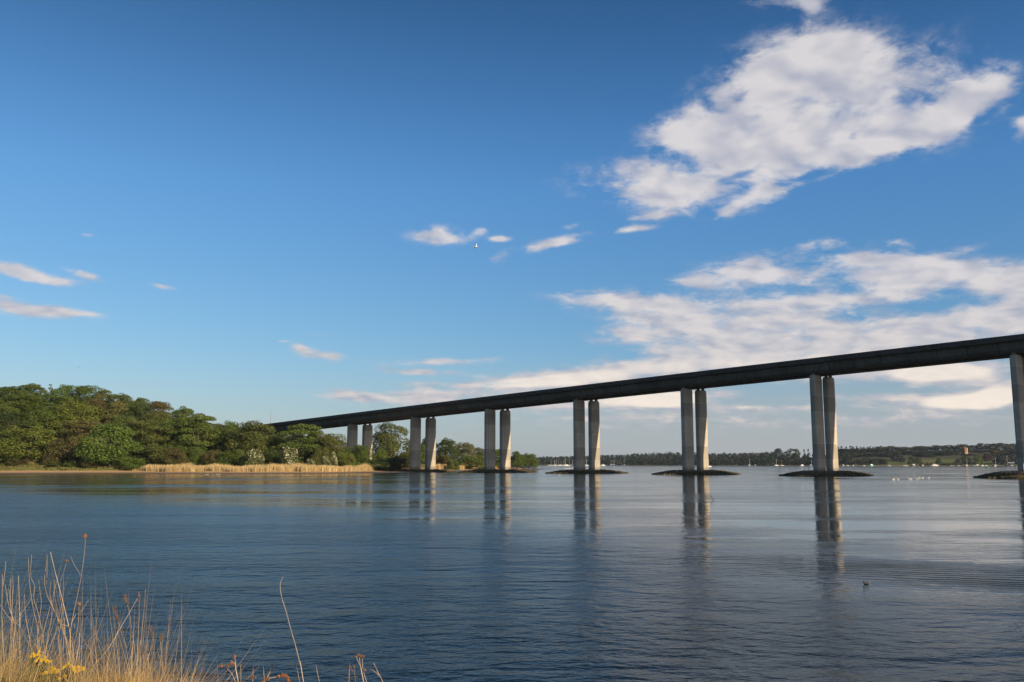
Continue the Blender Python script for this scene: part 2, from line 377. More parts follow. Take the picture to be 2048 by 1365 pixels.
# ---------------------------------------------------------------- left bank terrain
SHORE = np.array([(-900,402),(-420,404),(-255,400),(-236,409),(-182,419),(-120,404),(-66,430),(-54,480),(-36,522),(-8,596),(13,641),(39,770),(26,850),(22,1000),(-60,1250),(-300,1500),(-900,1500)], float)
def sdist(X, Y):
    X = np.atleast_1d(np.asarray(X, float)); Y = np.atleast_1d(np.asarray(Y, float))
    dm = np.full(X.shape, 1e9); ins = np.zeros(X.shape, bool); n = len(SHORE)
    for i in range(n):
        a, b = SHORE[i], SHORE[(i + 1) % n]; ab = b - a
        tt = np.clip(((X - a[0]) * ab[0] + (Y - a[1]) * ab[1]) / (ab @ ab), 0, 1)
        dm = np.minimum(dm, np.hypot(X - a[0] - tt * ab[0], Y - a[1] - tt * ab[1]))
        c = ((a[1] > Y) != (b[1] > Y)); 
        if b[1] != a[1]: ins ^= c & (X < a[0] + (Y - a[1]) / (b[1] - a[1]) * ab[0])
    return np.where(ins, dm, -dm)
def bank_z(X, Y):
    X = np.atleast_1d(np.asarray(X, float)); Y = np.atleast_1d(np.asarray(Y, float))
    d = sdist(X, Y) + 2.2 * np.sin(X * .13 + 1) * np.sin(Y * .09) + 1.2 * np.sin(X * .37)
    base = np.interp(d, [-40, 0, 20, 33, 40, 55, 75, 110], [-2.5, 0, .35, .7, 1.3, 3.0, 4.4, 6.0])
    H = np.interp(X, [-900, -330, -318, -244, -202, -182, -163, -144, -100, -70, 40], [34, 36, 36, 31, 24, 18, 13, 9, 6, 4, 3])
    return base + H * sstep(d, 60, 185) + np.where(d > 40, .35 * np.sin(X * .31 + Y * .17) + .25 * np.sin(X * .11 - Y * .29), 0)
def bz(x, y): return float(bank_z(x, y)[0])
def grid(name, xs, ys, zf, mat, kind='structure'):
    X, Y = np.meshgrid(xs, ys); Z = zf(X.ravel(), Y.ravel())
    nx = len(xs)
    Fc = [(j*nx+i, j*nx+i+1, (j+1)*nx+i+1, (j+1)*nx+i) for j in range(len(ys)-1) for i in range(nx-1)]
    return tag(mobj(name, np.c_[X.ravel(), Y.ravel(), Z], Fc, mat, smooth=True), kind=kind)
def bank_material():
    m, t, b = new_mat('bank_ground'); p = t.pos; x, y, z = t.sep(p)
    n = t.noise(p, .25, 5, .6); n2 = t.noise(p, 1.5, 4, .6)
    zz = t.math('ADD', z, t.math('MULTIPLY', t.math('SUBTRACT', n, .5), .35))
    mud = t.mix(n, (.050, .036, .024), (.14, .092, .052))
    sand = t.mix(n2, (.30, .19, .085), (.40, .27, .13))
    grass = t.mix(t.mapr(n, .4, .62), (.075, .095, .026), (.19, .15, .055))
    floor = t.mix(n2, (.035, .040, .018), (.060, .055, .025))
    c = t.mix(t.mapr(zz, .22, .48, 0, 1, True), mud, sand)
    c = t.mix(t.mapr(zz, 1.0, 1.6, 0, 1, True), c, grass)
    c = t.mix(t.mapr(zz, 6.0, 8.0, 0, 1, True), c, floor)
    t.put(b.inputs['Base Color'], c); t.put(b.inputs['Roughness'], t.mapr(zz, .1, .5, .35, .95)); b.inputs['Specular IOR Level'].default_value = .3
    bn = t.node('ShaderNodeBump'); bn.inputs['Strength'].default_value = .6; bn.inputs['Distance'].default_value = .4
    t.put(bn.inputs['Height'], n2); t.put(b.inputs['Normal'], bn.outputs[0])
    return m
M['bank'] = bank_material()
xs = np.concatenate([np.arange(-900, -340, 20), np.arange(-340, 45, 3.0)]); ys = np.concatenate([np.arange(392, 640, 3.0), np.arange(640, 1500, 14)])
grid('hills', xs, ys, bank_z, M['bank'])

# ---------------------------------------------------------------- far shore terrain
FS_PX = [300, 900, 1060, 1200, 1300, 1420, 1560, 1640, 1680, 1760, 2048, 2400, 3600]
FS_D  = [2700, 2600, 2450, 2330, 2200, 2050, 1960, 1900, 1740, 1700, 1650, 1620, 1500]
HILL  = [ 10,  10,  10,  10,  13,  14,  17,  18,  22,  24,  26,  28,  30]
def far_d(px): return float(np.interp(px, FS_PX, FS_D))
OFF = [-30, 0, 25, 60, 110, 180, 260, 360, 520, 900, 2500]
def far_z(px, off):
    h = float(np.interp(px, FS_PX, HILL)); meadow = float(np.interp(px, [1640, 1720, 2000, 2060], [0, 1, 1, .3]))
    z = float(np.interp(off, [-30, 0, 25, 60], [-2, .1, 1.0, 2.2]))
    return z + meadow * 7 * float(sstep(off, 40, 170)) + h * float(sstep(off, 90, 330))
def far_xy(px, off): D = far_d(px) + off; return (px - 1024) / F * D, D
V = []; pxs = list(range(300, 1000, 100)) + list(range(1000, 2500, 20)) + list(range(2500, 3601, 100))
for px in pxs:
    for o_ in OFF:
        x, y = far_xy(px, o_); V.append((x, y, far_z(px, o_)))
k = len(OFF); Fc = [(i*k+j, (i+1)*k+j, (i+1)*k+j+1, i*k+j+1) for i in range(len(pxs)-1) for j in range(k-1)]
def far_material():
    m, t, b = new_mat('far_ground'); p = t.pos; z = t.sep(p)[2]
    n = t.noise(p, .02, 5, .6); n2 = t.noise(p, .12, 4, .6)
    g = t.mix(t.mapr(n, .42, .6), (.062, .085, .022), (.085, .088, .032))
    fl = t.mix(n2, (.03, .035, .017), (.06, .055, .03))
    c = t.mix(t.mapr(t.math('ADD', z, t.math('MULTIPLY', n2, 1.0)), 1.2, 1.9, 0, 1, True), (.15, .115, .075), g)
    c = t.mix(t.mapr(z, 11, 15, 0, 1, True), c, fl)
    t.put(b.inputs['Base Color'], c); b.inputs['Roughness'].default_value = .95; b.inputs['Specular IOR Level'].default_value = .1
    return m
tag(mobj('far_hills', V, Fc, far_material(), smooth=True), kind='structure')

# ---------------------------------------------------------------- tree archetypes (unit crowns: height 1, width 1)
def leaf_quads(C, N, sz, r):
    """leaf clumps as small bent quads; C centres, N normals, sz sizes"""
    n = len(C)
    N = N / (np.linalg.norm(N, axis=1)[:, None] + 1e-9)
    A = np.cross(N, r.normal(size=(n, 3))); A /= (np.linalg.norm(A, axis=1)[:, None] + 1e-9); B = np.cross(N, A)
    a = sz[:, None] * r.uniform(.6, 1.3, (n, 1)); b = sz[:, None] * r.uniform(.5, 1.0, (n, 1))
    dro = -.25 * sz[:, None] * N
    P = np.stack([C - A*a + dro, C - B*b, C + A*a + dro, C + B*b], axis=1).reshape(-1, 3)
    Fc = np.arange(4 * n).reshape(n, 4)
    return P, Fc
def crown_pts(kind, n, seed):
    r = np.random.default_rng(seed)
    L = []   # lobes: centre, radii
    if kind in ('oak', 'mound'):
        lo = .14 if kind == 'oak' else .06
        for i in range(52):
            z = r.uniform(lo, .83); rad = .47 * max(.05, 1 - ((z - .32) / .64) ** 2) ** .72 * r.uniform(.35, .88); w_ = r.uniform(0, 2*PI)
            s = r.choice([.08, .11, .14, .19]) * r.uniform(.85, 1.15); L.append(((rad*math.cos(w_), rad*math.sin(w_), z), (s, s, s * .8)))
        for i in range(7): w_ = r.uniform(0, 2*PI); q = r.uniform(.0, .17); L.append(((q*math.cos(w_), q*math.sin(w_), r.uniform(.74, .93)), (.09, .09, .08)))
    elif kind == 'tall':
        for i in range(34):
            z = r.uniform(.08, .88); rad = .40 * (1 - max(0, (z - .45) / .6) ** 1.6) * r.uniform(.4, .85); w_ = r.uniform(0, 2*PI)
            s = r.uniform(.13, .22); L.append(((rad*math.cos(w_), rad*math.sin(w_), z), (s, s, s * .5)))
        L.append(((0, 0, .9), (.13, .13, .1)))
    elif kind == 'layered':
        for i in range(44):
            z = r.choice([.1, .2, .33, .46, .6, .74, .86]) + r.uniform(-.03, .03); rad = .44 * math.sqrt(max(.06, 1 - ((z - .38) / .62) ** 2)) * r.uniform(.25, .95); w_ = r.uniform(0, 2*PI)
            s = r.uniform(.13, .22); L.append(((rad*math.cos(w_), rad*math.sin(w_), z), (s, s, s * .40)))
        L.append(((0, 0, .93), (.13, .13, .06)))
    elif kind == 'dome':
        for i in range(60):
            z = r.uniform(.06, .86); rad = .47 * math.sqrt(max(.04, 1 - ((z - .3) / .69) ** 2)) * r.uniform(.4, .88); w_ = r.uniform(0, 2*PI)
            s = r.uniform(.09, .15); L.append(((rad*math.cos(w_), rad*math.sin(w_), z), (s, s, s * 1.0)))
    elif kind == 'bush':
        for i in range(22):
            z = r.uniform(.08, .78); rad = .46 * math.sqrt(max(.04, 1 - (max(0, z - .15) / .8) ** 2)) * r.uniform(.45, .85); w_ = r.uniform(0, 2*PI)
            s = r.uniform(.12, .2); L.append(((rad*math.cos(w_), rad*math.sin(w_), z), (s, s, s * 1.1)))
    elif kind == 'sparse':
        for i in range(17):
            z = r.uniform(.28, .92); rad = .42 * math.sqrt(max(.05, 1 - ((z - .5) / .52) ** 2)) * r.uniform(.4, 1.0); w_ = r.uniform(0, 2*PI)
            s = r.uniform(.07, .13); L.append(((rad*math.cos(w_), rad*math.sin(w_), z), (s, s, s * .7)))
    elif kind == 'pine':
        for i in range(30):
            z = r.uniform(.15, .97); rad = .42 * (1.02 - z) * r.uniform(.2, 1.0); w_ = r.uniform(0, 2*PI)
            s = .05 + .2 * (1.02 - z); L.append(((rad*math.cos(w_), rad*math.sin(w_), z), (s, s, .05)))
    if kind not in ('sparse', 'pine'):
        for i in range(11):
            w_ = r.uniform(0, 2*PI); q = r.uniform(0, .22); L.append(((q*math.cos(w_), q*math.sin(w_), r.uniform(.16, .72)), (.17, .17, .13)))
    C = np.array([l[0] for l in L]); Rr = np.array([l[1] for l in L])
    wts = Rr[:, 0] ** 2; idx = r.choice(len(L), n, p=wts / wts.sum())
    D = r.normal(size=(n, 3)); D /= np.linalg.norm(D, axis=1)[:, None]
    outw = C[idx] - np.array([0, 0, .4]); outw /= (np.linalg.norm(outw, axis=1)[:, None] + 1e-6)
    bad = (D * outw).sum(1) < -.25; D[bad] *= -1
    P = C[idx] + D * Rr[idx] * r.uniform(.72, 1.08, (n, 1))
    P[:, 2] = np.maximum(P[:, 2], .01)
    N = D * .9 + r.normal(size=(n, 3)) * .55 + np.array([0, 0, .25])
    return P, N, r
def trunk_mb(kind, seed):
    r = np.random.default_rng(seed); mb = MB()
    top = {'pine': .9, 'bush': .35, 'dome': .55}.get(kind, .66)
    mb.tube([(0, 0, -.06), (.01, 0, .1), (.0, .01, .3), (.01, 0, top)], [.040, .030, .024, .008], 7)
    for i in range(7 if kind != 'pine' else 3):
        w_ = r.uniform(0, 2*PI); z0 = r.uniform(.10, .45); le = r.uniform(.16, .3)
        p0 = np.array([0, 0, z0]); p1 = p0 + np.array([math.cos(w_)*le*.6, math.sin(w_)*le*.6, le*.6]); p2 = p0 + np.array([math.cos(w_)*le, math.sin(w_)*le, le*1.15])
        mb.tube([p0, p1, p2], [.016, .010, .004], 5)
    return mb
ARCH = {}
def archetype(key, kind, n, size, seed, trunk=True):
    P, N, r = crown_pts(kind, n, seed)
    V, Fc = leaf_quads(P, N, size * r.uniform(.7, 1.35, n), r)
    me = bpy.data.meshes.new(key + '_crown'); me.from_pydata(V.tolist(), [], Fc.tolist())
    a = me.attributes.new('rnd', 'FLOAT', 'FACE'); a.data.foreach_set('value', r.random(n).astype(np.float32))
    me.materials.append(M['leaf_green'])
    tm = None
    if trunk:
        mb = trunk_mb(kind, seed); tm = bpy.data.meshes.new(key + '_trunk'); tm.from_pydata([tuple(v) for v in mb.V], [], mb.F); tm.materials.append(M['bark'])
        tm.polygons.foreach_set('use_smooth', np.ones(len(tm.polygons), dtype=bool))
    ARCH[key] = (me, tm)
for i, s in enumerate((3, 14, 25)):
    archetype(f'oak{i}', 'oak', 12000, .0145, s)
    archetype(f'layered{i}', 'layered', 11000, .0145, s + 100)
    archetype(f'bush{i}', 'bush', 6000, .019, s + 200)
    archetype(f'tall{i}', 'tall', 9000, .0165, s + 300)
    archetype(f'far{i}', 'mound', 620, .055, s + 400)
for i, s in enumerate((5, 16)):
    archetype(f'dome{i}', 'dome', 13000, .0135, s + 500)
    archetype(f'sparse{i}', 'sparse', 900, .022, s + 600)
    archetype(f'pine{i}', 'pine', 420, .055, s + 700)
    archetype(f'farbush{i}', 'bush', 300, .07, s + 800)
def tree(name, key, loc, wid, hgt, mat, label, cat, group=None, rz=None, parts=True):
    me, tm = ARCH[key]
    rt = empty(name, loc, rnd.uniform(0, 2*PI) if rz is None else rz, (wid, wid, hgt))
    c = bpy.data.objects.new('crown', me); COL.objects.link(c); c.parent = rt; set_mat(c, M[mat])
    if tm is not None:
        k = bpy.data.objects.new('trunk', tm); COL.objects.link(k); k.parent = rt
    tag(rt, label, cat, group)
    return rt
def on_bank(px, d):
    ys_ = np.arange(400, 760, .5); xs_ = (px - 1024) / F * ys_; dd = sdist(xs_, ys_); k = int(np.argmax(dd > d)); return (xs_[k], ys_[k])
def photo_tree(name, key, cx, ytop, wpx, Y, mat, label, cat='tree', group=None):
    if 262 < cx < 765 and Y < 515: Y = max(Y, on_bank(cx, 33)[1] + 11 + wpx * .11)
    p = at_depth(cx, ytop, Y); zb = bz(p[0], Y) - .2
    return tree(name, key, (p[0], Y, zb), wpx / F * Y * 1.18, max(1.2, p[2] - zb), mat, label, cat, group)
WOOD = 'trees and bushes of the wooded left bank'
T = [
 # hilltop skyline, left to right
 ('broadleaf_tree','oak0',-30,785,90,585,'leaf_brown','brownish tree on the hilltop cut off by the left edge of the picture'),
 ('broadleaf_tree','oak1',27,772,72,580,'leaf_green','green round-topped tree at the far left of the wooded hill skyline'),
 ('broadleaf_tree','oak2',66,766,60,582,'leaf_green','highest tree on the wooded hill skyline, its top rising above all the others'),
 ('broadleaf_tree','sparse0',98,767,34,588,'leaf_brown','thin brownish treetop on the skyline just right of the highest hill tree'),
 ('broadleaf_tree','oak0',132,769,56,580,'leaf_bright','bright green rounded tree on the hill skyline above the brown tree'),
 ('broadleaf_tree','oak1',176,770,58,578,'leaf_green','green tree with two knobbly tops on the hill skyline'),
 ('broadleaf_tree','tall2',206,777,44,575,'leaf_olive','narrow pale tree on the hill skyline with small side tufts'),
 ('broadleaf_tree','oak2',238,786,56,572,'leaf_olive','olive tree where the hill skyline starts to drop to the right'),
 ('broadleaf_tree','oak0',280,795,54,570,'leaf_green','dome-shaped green tree on the falling skyline of the hill'),
 ('broadleaf_tree','oak1',318,802,66,566,'leaf_brown','reddish-brown broad tree on the falling skyline of the wooded hill'),
 ('broadleaf_tree','tall0',366,812,50,560,'leaf_green','pointed green tree standing above its neighbours right of the reddish-brown tree'),
 ('broadleaf_tree','sparse1',392,824,40,560,'leaf_olive','thin see-through treetop on the skyline beside the pointed green tree'),
 # upper slope
 ('broadleaf_tree','oak1',-8,800,86,545,'leaf_green','leafy green tree on the upper slope at the left picture edge'),
 ('broadleaf_tree','oak2',52,788,92,550,'leaf_green','large mid-green tree on the upper slope below the highest hill tree'),
 ('broadleaf_tree','layered1',108,790,74,546,'leaf_green','mid-green tree with layered boughs on the upper slope'),
 ('broadleaf_tree','oak0',160,800,96,530,'leaf_yellow','yellow-green spreading tree in the middle of the wooded slope'),
 ('broadleaf_tree','tall1',195,793,44,548,'leaf_brown','narrow brown-leaved tree between greener trees on the upper slope'),
 ('broadleaf_tree','tall0',236,800,56,540,'leaf_willow','tall pale grey-green tree on the slope above the bright shore tree'),
 ('broadleaf_tree','oak2',276,806,56,545,'leaf_dark','dark green tree on the slope right of the tall pale tree'),
 ('broadleaf_tree','oak1',318,822,62,535,'leaf_olive','olive tree below the reddish-brown skyline tree'),
 # middle slope
 ('broadleaf_tree','oak1',18,822,90,515,'leaf_dark','dark tree in the middle of the slope near the left picture edge'),
 ('broadleaf_tree','oak0',96,818,88,520,'leaf_green','deep green tree in the middle of the slope above the front oak'),
 ('broadleaf_tree','layered0',168,838,70,505,'leaf_brown','brown-tinged tree in the middle of the slope left of the bright shore tree'),
 ('broadleaf_tree','tall2',262,832,52,505,'leaf_olive','rusty olive tree leaning against the right flank of the bright shore tree'),
 ('broadleaf_tree','layered2',300,838,74,505,'leaf_olive','tree with flat tiers of olive foliage above the dark shore thicket'),
 ('broadleaf_tree','layered0',352,836,66,512,'leaf_green','tiered green tree left of the dark conical-topped tree'),
 ('broadleaf_tree','layered1',398,826,84,508,'leaf_green','big tree with tiered dark boughs, last before the gap in the canopy'),
 ('broadleaf_tree','dome0',456,838,62,515,'leaf_green','rounded green tree with a small brown tuft left of the wide domed tree'),
 ('broadleaf_tree','dome1',512,842,98,500,'leaf_olive','wide domed olive tree standing behind the first white-flowering bush'),
 ('broadleaf_tree','layered2',604,846,86,500,'leaf_green','dark green tree in front of the end of the bridge deck'),
 ('broadleaf_tree','tall1',628,853,36,506,'leaf_brown','small brown treetop showing in front of the bridge girder'),
 ('broadleaf_tree','oak1',664,866,66,496,'leaf_olive','olive tree left of the half-hidden bridge columns'),
 ('broadleaf_tree','dome0',716,887,62,490,'leaf_green','low rounded tree hiding the foot of the half-hidden bridge columns'),
 # front row on the shore
 ('broadleaf_tree','oak2',60,852,112,478,'leaf_yellow','big yellow-green tree at the water edge on the far left'),
 ('broadleaf_tree','oak0',-4,862,74,482,'leaf_olive','olive tree by the sandy beach cut by the left picture edge'),
 ('bush','bush0',134,868,62,476,'leaf_brown','tall brown bush between the two big shore trees'),
 ('broadleaf_tree','oak1',222,846,112,470,'leaf_bright','bright green tree with heavy lobes reaching down to the sandy beach'),
 ('bush','bush1',262,912,62,462,'leaf_bright','low bright green bush at the right foot of the bright shore tree'),
 ('bush','bush2',316,884,74,474,'leaf_olive','dark olive thicket right of the bright shore tree'),
 ('bush','bush0',350,892,50,474,'leaf_brown','brownish thicket at the back of the left end of the reeds'),
 ('bush','bush1',392,894,36,478,'leaf_green','small green bush below the big tiered tree'),
 ('bush','bush2',426,896,36,477,'leaf_brown','small reddish bush beside the path through the reeds'),
 ('bush','bush0',466,896,56,476,'leaf_green','spreading green bush left of the first white-flowering bush'),
 ('bush','bush1',548,898,44,480,'leaf_dark','dark bush between the two white-flowering bushes'),
 ('bush','bush2',690,902,44,474,'leaf_yellow','yellow-green bush behind the right end of the long reed bed'),
 ('bush','bush0',728,910,34,470,'leaf_green','round green bush at the right end of the long reed bed'),
 ('bush','bush1',40,918,48,466,'leaf_brown','dry brown scrub above the sandy beach at the far left'),
 ('bush','bush2',142,920,26,463,'leaf_yellow','small yellow-green bush on the beach between the two big shore trees'),
 ('bush','bush1',182,922,44,463,'leaf_brown','low brown scrub at the left foot of the bright shore tree'),
 ('bush','bush2',108,922,30,464,'leaf_olive','low olive scrub on the beach right of the yellow-green tree'),
 ('bush','bush0',640,896,40,482,'leaf_olive','olive bush behind the two small white-flowering bushes'),
 # around and beyond the bridge columns
 ('bush','bush0',766,914,58,512,'leaf_dark','dark bush lying in the shadow of the bridge by the water'),
 ('bush','bush1',800,912,48,535,'leaf_brown','brownish bush left of the tall columns that stand in the mud'),
 ('bush','bush2',763,895,22,575,'leaf_bright','small bright round bush under the bridge behind the shadow'),
 ('bush','bush0',740,906,34,575,'leaf_green','green bush beside the foot of the half-hidden sunlit column'),
 ('willow_tree','dome1',782,845,84,600,'leaf_olive','large olive domed willow seen under the bridge'),
 ('broadleaf_tree','oak0',832,880,56,620,'leaf_green','green tree showing in the gap between the first tall columns'),
 ('bush','bush1',815,902,50,590,'leaf_olive','olive bush behind the left one of the first tall columns'),
 ('broadleaf_tree','oak1',858,872,44,640,'leaf_dark','dark tree peeping out behind the first tall columns'),
 ('broadleaf_tree','oak2',893,875,44,640,'leaf_dark','dark green round tree in the open space right of the first tall columns'),
 ('broadleaf_tree','dome0',928,882,50,650,'leaf_willow','pale olive domed tree right of the dark round tree beyond the bridge'),
 ('broadleaf_tree','dome1',962,895,44,660,'leaf_olive','brownish-olive tree just left of the second pair of tall columns'),
 ('bush','bush2',882,908,46,605,'leaf_brown','reddish-brown bush above the reeds beyond the first tall columns'),
 ('bush','bush0',905,916,24,590,'leaf_green','small green bush in the gap between two strips of distant reeds'),
 ('bush','bush1',940,910,60,625,'leaf_green','green bush above the distant reeds left of the second columns'),
 ('broadleaf_tree','oak1',996,898,40,690,'leaf_green','green tree filling the gap between the second pair of columns'),
 ('broadleaf_tree','oak0',1034,902,32,700,'leaf_green','tree on the headland tip right of the second columns'),
 ('broadleaf_tree','oak2',1058,906,34,705,'leaf_green','last green tree at the very tip of the headland'),
]
for (nm, key, cx, yt, wp, Y, mat, lab) in T:
    photo_tree(nm, key, cx, yt, wp, Y, mat, lab, 'bush' if nm == 'bush' else 'tree', WOOD)
# trees that fill the slope between the ones above
for i in range(95):
    Y = rnd.uniform(495, 600); px = rnd.uniform(-60, 700)
    x = (px - 1024) / F * Y; z = bz(x, Y); h = rnd.uniform(9, 13)
    lim = float(np.interp(px, [-60, 60, 170, 300, 400, 500, 600, 700], [790, 785, 790, 815, 840, 858, 868, 896]))
    ztopmax = at_depth(px, lim, Y)[2]
    h = min(h, ztopmax - z - rnd.uniform(0, 4.5))
    if h < 5: continue
    tree('broadleaf_tree', rnd.choice(['oak0', 'oak1', 'layered0', 'layered2', 'bush1']), (x, Y, z - .2), rnd.uniform(13, 18), h, rnd.choice(['leaf_green', 'leaf_dark', 'leaf_olive', 'leaf_green']),
         'half-hidden green tree filling a gap in the canopy of the left hillside', 'tree', 'canopy trees between the bigger hillside trees')
# hawthorns in flower
def hawthorn(cx, yt, wp, Y, label, seed):
    Y = max(Y, on_bank(cx, 33)[1] + 12)
    p = at_depth(cx, yt, Y); zb = bz(p[0], Y) - .1; wd = wp / F * Y * 1.05; h = p[2] - zb
    rt = tree('hawthorn_bush', f'bush{seed % 3}', (p[0], Y, zb), wd, h, 'leaf_olive', label, 'bush', 'white-flowering bushes behind the reeds')
    P, N, r = crown_pts('bush', 620, (3, 14, 25)[seed % 3] + 200)
    keep = P[:, 2] > .12; P = P[keep] * 1.02; N = N[keep]
    V, Fc = leaf_quads(P, N, .032 * r.uniform(.6, 1.3, len(P)), r)
    mobj('blossom', V, Fc, M['blossom'], rt, attr=r.random(len(P)))
hawthorn(512, 895, 34, 468, 'round bush covered in white blossom, first one from the left behind the reeds', 0)
hawthorn(580, 891, 42, 467, 'largest bush covered in white blossom, behind the middle of the reeds', 1)
hawthorn(622, 916, 18, 464, 'smallest low bush with white blossom just right of the largest one', 2)
hawthorn(651, 910, 18, 464, 'short bush with white blossom leaning against the tall narrow one', 0)
hawthorn(668, 902, 17, 466, 'tall narrow bush with white blossom, last one to the right', 1)

# reeds (nobody could count the stems)
def reed_bed(name, segs, n, hgt, label, seed, wdt=.16):
    r = np.random.default_rng(seed); V = []; Fc = []; A = []
    cum = [0]
    for a, b in zip(segs[:-1], segs[1:]): cum.append(cum[-1] + math.hypot(b[0]-a[0], b[1]-a[1]))
    for i in range(n):
        s = r.uniform(0, cum[-1]); k = min(np.searchsorted(cum, s, 'right') - 1, len(segs) - 2); f = (s - cum[k]) / (cum[k+1] - cum[k])
        x = segs[k][0] * (1-f) + segs[k+1][0] * f; y = segs[k][1] * (1-f) + segs[k+1][1] * f
        y += r.uniform(0, 9) + 3.0 * math.sin(s * .17 + seed) + 1.6 * math.sin(s * .53); x += r.normal() * .8
        z = bz(x, y) - .1
        edge = min(1, min(s, cum[-1] - s) / 14 + .35)
        h = hgt * edge * (1.04 + .13 * math.sin(s * .093) + .10 * math.sin(s * .31) + .07 * math.sin(s * 1.13 + 1)) * (1 - .42 * r.random() ** 2.2) * (1.14 if r.random() < .06 else 1)
        w_ = wdt * r.uniform(.6, 1.2); a = r.uniform(-.6, .6); lean = r.normal() * .16 + .10
        dx, dy = math.cos(a) * w_ / 2, math.sin(a) * w_ / 2
        b = len(V)
        V += [(x-dx, y-dy, z), (x+dx, y+dy, z), (x+dx*.8+lean*.5, y+dy*.8, z+h*.6), (x-dx*.8+lean*.5, y-dy*.8, z+h*.6), (x+lean*1.6, y+r.normal()*.15, z+h)]
        Fc += [(b, b+1, b+2, b+3), (b+3, b+2, b+4)]; q = r.random(); A += [q, q]
    tag(mobj(name, V, Fc, M['reed'], attr=A), label, 'reeds', kind='stuff')
def shore_off(pts, off):
    res = []
    for i, p in enumerate(pts):
        a = np.array(pts[max(0, i-1)], float); b = np.array(pts[min(len(pts)-1, i+1)], float); d = (b-a)/np.linalg.norm(b-a); nn = np.array([-d[1], d[0]])
        res.append(tuple(np.array(p) + nn * off))
    return res
reed_bed('reed_bed', [on_bank(q, 33) for q in (268, 330, 420, 520, 600, 660, 710, 752)], 16000, 3.0, 'long band of straw-coloured reeds along the left shore', 1)
reed_bed('reed_bed', [on_bank(q, 34) for q in (866, 890, 904)], 1600, 3.2, 'short strip of straw-coloured reeds just right of the first tall columns', 2, .22)
reed_bed('reed_bed', [on_bank(q, 34) for q in (912, 940, 975, 1003)], 2400, 3.2, 'strip of straw-coloured reeds left of the second tall columns', 3, .26)
reed_bed('reed_bed', [on_bank(q, 34) for q in (795, 815)], 500, 2.2, 'patch of dry reeds left of the foot of the first tall columns', 4, .2)
# rough grass on the bank behind the reeds
def tufts(name, n, label, seed):
    r = np.random.default_rng(seed); C = []; 
    while len(C) < n:
        px = r.uniform(-20, 760); Y = r.uniform(438, 476); x = (px - 1024) / F * Y; d = sdist(x, Y)[0]
        if 38 < d < 74: C.append((x, Y, bz(x, Y)))
    C = np.array(C); N = r.normal(size=(n, 3)) * .5 + np.array([.3, -.9, .3]); C[:, 2] += r.uniform(.05, .5, n)
    V, Fc = leaf_quads(C, N, r.uniform(.25, .7, n), r)
    tag(mobj(name, V, Fc, M['leaf_willow'], attr=r.random(n)), label, 'grass', kind='stuff')
tufts('rough_grass', 5000, 'rough green grass on the bank behind the reeds and beach', 5)

# ---------------------------------------------------------------- far shore woods
FT_PX = [1000, 1075, 1130, 1200, 1260, 1330, 1400, 1450, 1500, 1540, 1570, 1600, 1640, 1700, 1760, 1800, 1850, 1880, 1900, 1950, 2000, 2060, 2300, 2800]
FT_Y  = [ 913,  913,  912,  910,  907,  904,  905,  906,  905,  901,  896,  895,  896,  892,  890,  891,  890,  888,  889,  887,  885,  884,  882,  882]
def far_top(px, Y): return at_depth(px, float(np.interp(px, FT_PX, FT_Y)), Y)[2]
def far_mass(name, label, px0, px1, rows, seed, step):
    r = np.random.default_rng(seed); Vs = []; Fs = []; As = []; base = 0
    for (off, k0) in rows:
        px = px0
        while px < px1:
            px += r.uniform(.6, 1.3) * step
            if px > px1: break
            o_ = off + r.uniform(-25, 25); x, y = far_xy(px, o_); z = far_z(px, o_)
            tp = far_top(px, y); h = (tp - z) * k0 * r.uniform(.86, 1.06); wd = r.uniform(15, 25)
            P, N, rr = crown_pts('mound', 170, int(r.integers(1e6)))
            P = P * np.array([wd, wd, h]) + np.array([x, y, z]); N = N / np.array([wd, wd, h])
            V, Fc = leaf_quads(P, N, rr.uniform(.9, 1.9, 170), rr)
            Vs.append(V); Fs.append(Fc + base); base += len(V); q = r.uniform(0, .6); As.append(q + .4 * rr.random(170))
    tag(mobj(name, np.vstack(Vs), np.vstack(Fs), M['leaf_far'], attr=np.concatenate(As)), label, 'woodland', kind='stuff')
far_mass('distant_woodland', 'dark unbroken woodland along the far shore seen between the columns', 1010, 1548, [(22, .55), (70, .8), (150, 1.0), (200, .95), (260, 1.0)], 21, 9)
far_mass('distant_woodland', 'dark unbroken woodland along the far shore at the right picture edge and beyond', 2055, 2500, [(40, .6), (110, .85), (200, 1.0)], 22, 14)
FARG = 'single trees on the far shore'
def far_tree(px, ytop, wpx, off, mat, label, key=None, name='broadleaf_tree', cat='tree', group=FARG):
    x, y = far_xy(px, off); z = far_z(px, off); tp = at_depth(px, ytop, y)[2]
    return tree(name, key or f'far{rnd.randrange(3)}', (x, y, z - .3), wpx / F * y * 1.1, max(2, tp - z), mat, label, cat, group)
lab_top = 'rounded treetop on the far wooded skyline right of the last full columns'
lab_mid = 'dark broadleaf tree halfway up the far wooded slope'
far_tree(1553, 896, 26, 200, 'leaf_far', 'loose pale-boughed tall tree on the far shore skyline left of the fifth columns', 'far0')
far_tree(1580, 896, 34, 180, 'leaf_far_green', 'broad green domed tree highest on the far skyline left of the fifth columns', 'far1')
for px, yt in ((1604, 898), (1612, 897), (1622, 899), (1632, 897), (1640, 897)):
    far_tree(px, yt, 12, 150, 'leaf_pine', 'dark pointed conifer on the far shore just left of the fifth columns', f'pine{px % 2}', 'pine_tree', 'tree', 'far conifers left of the fifth columns')
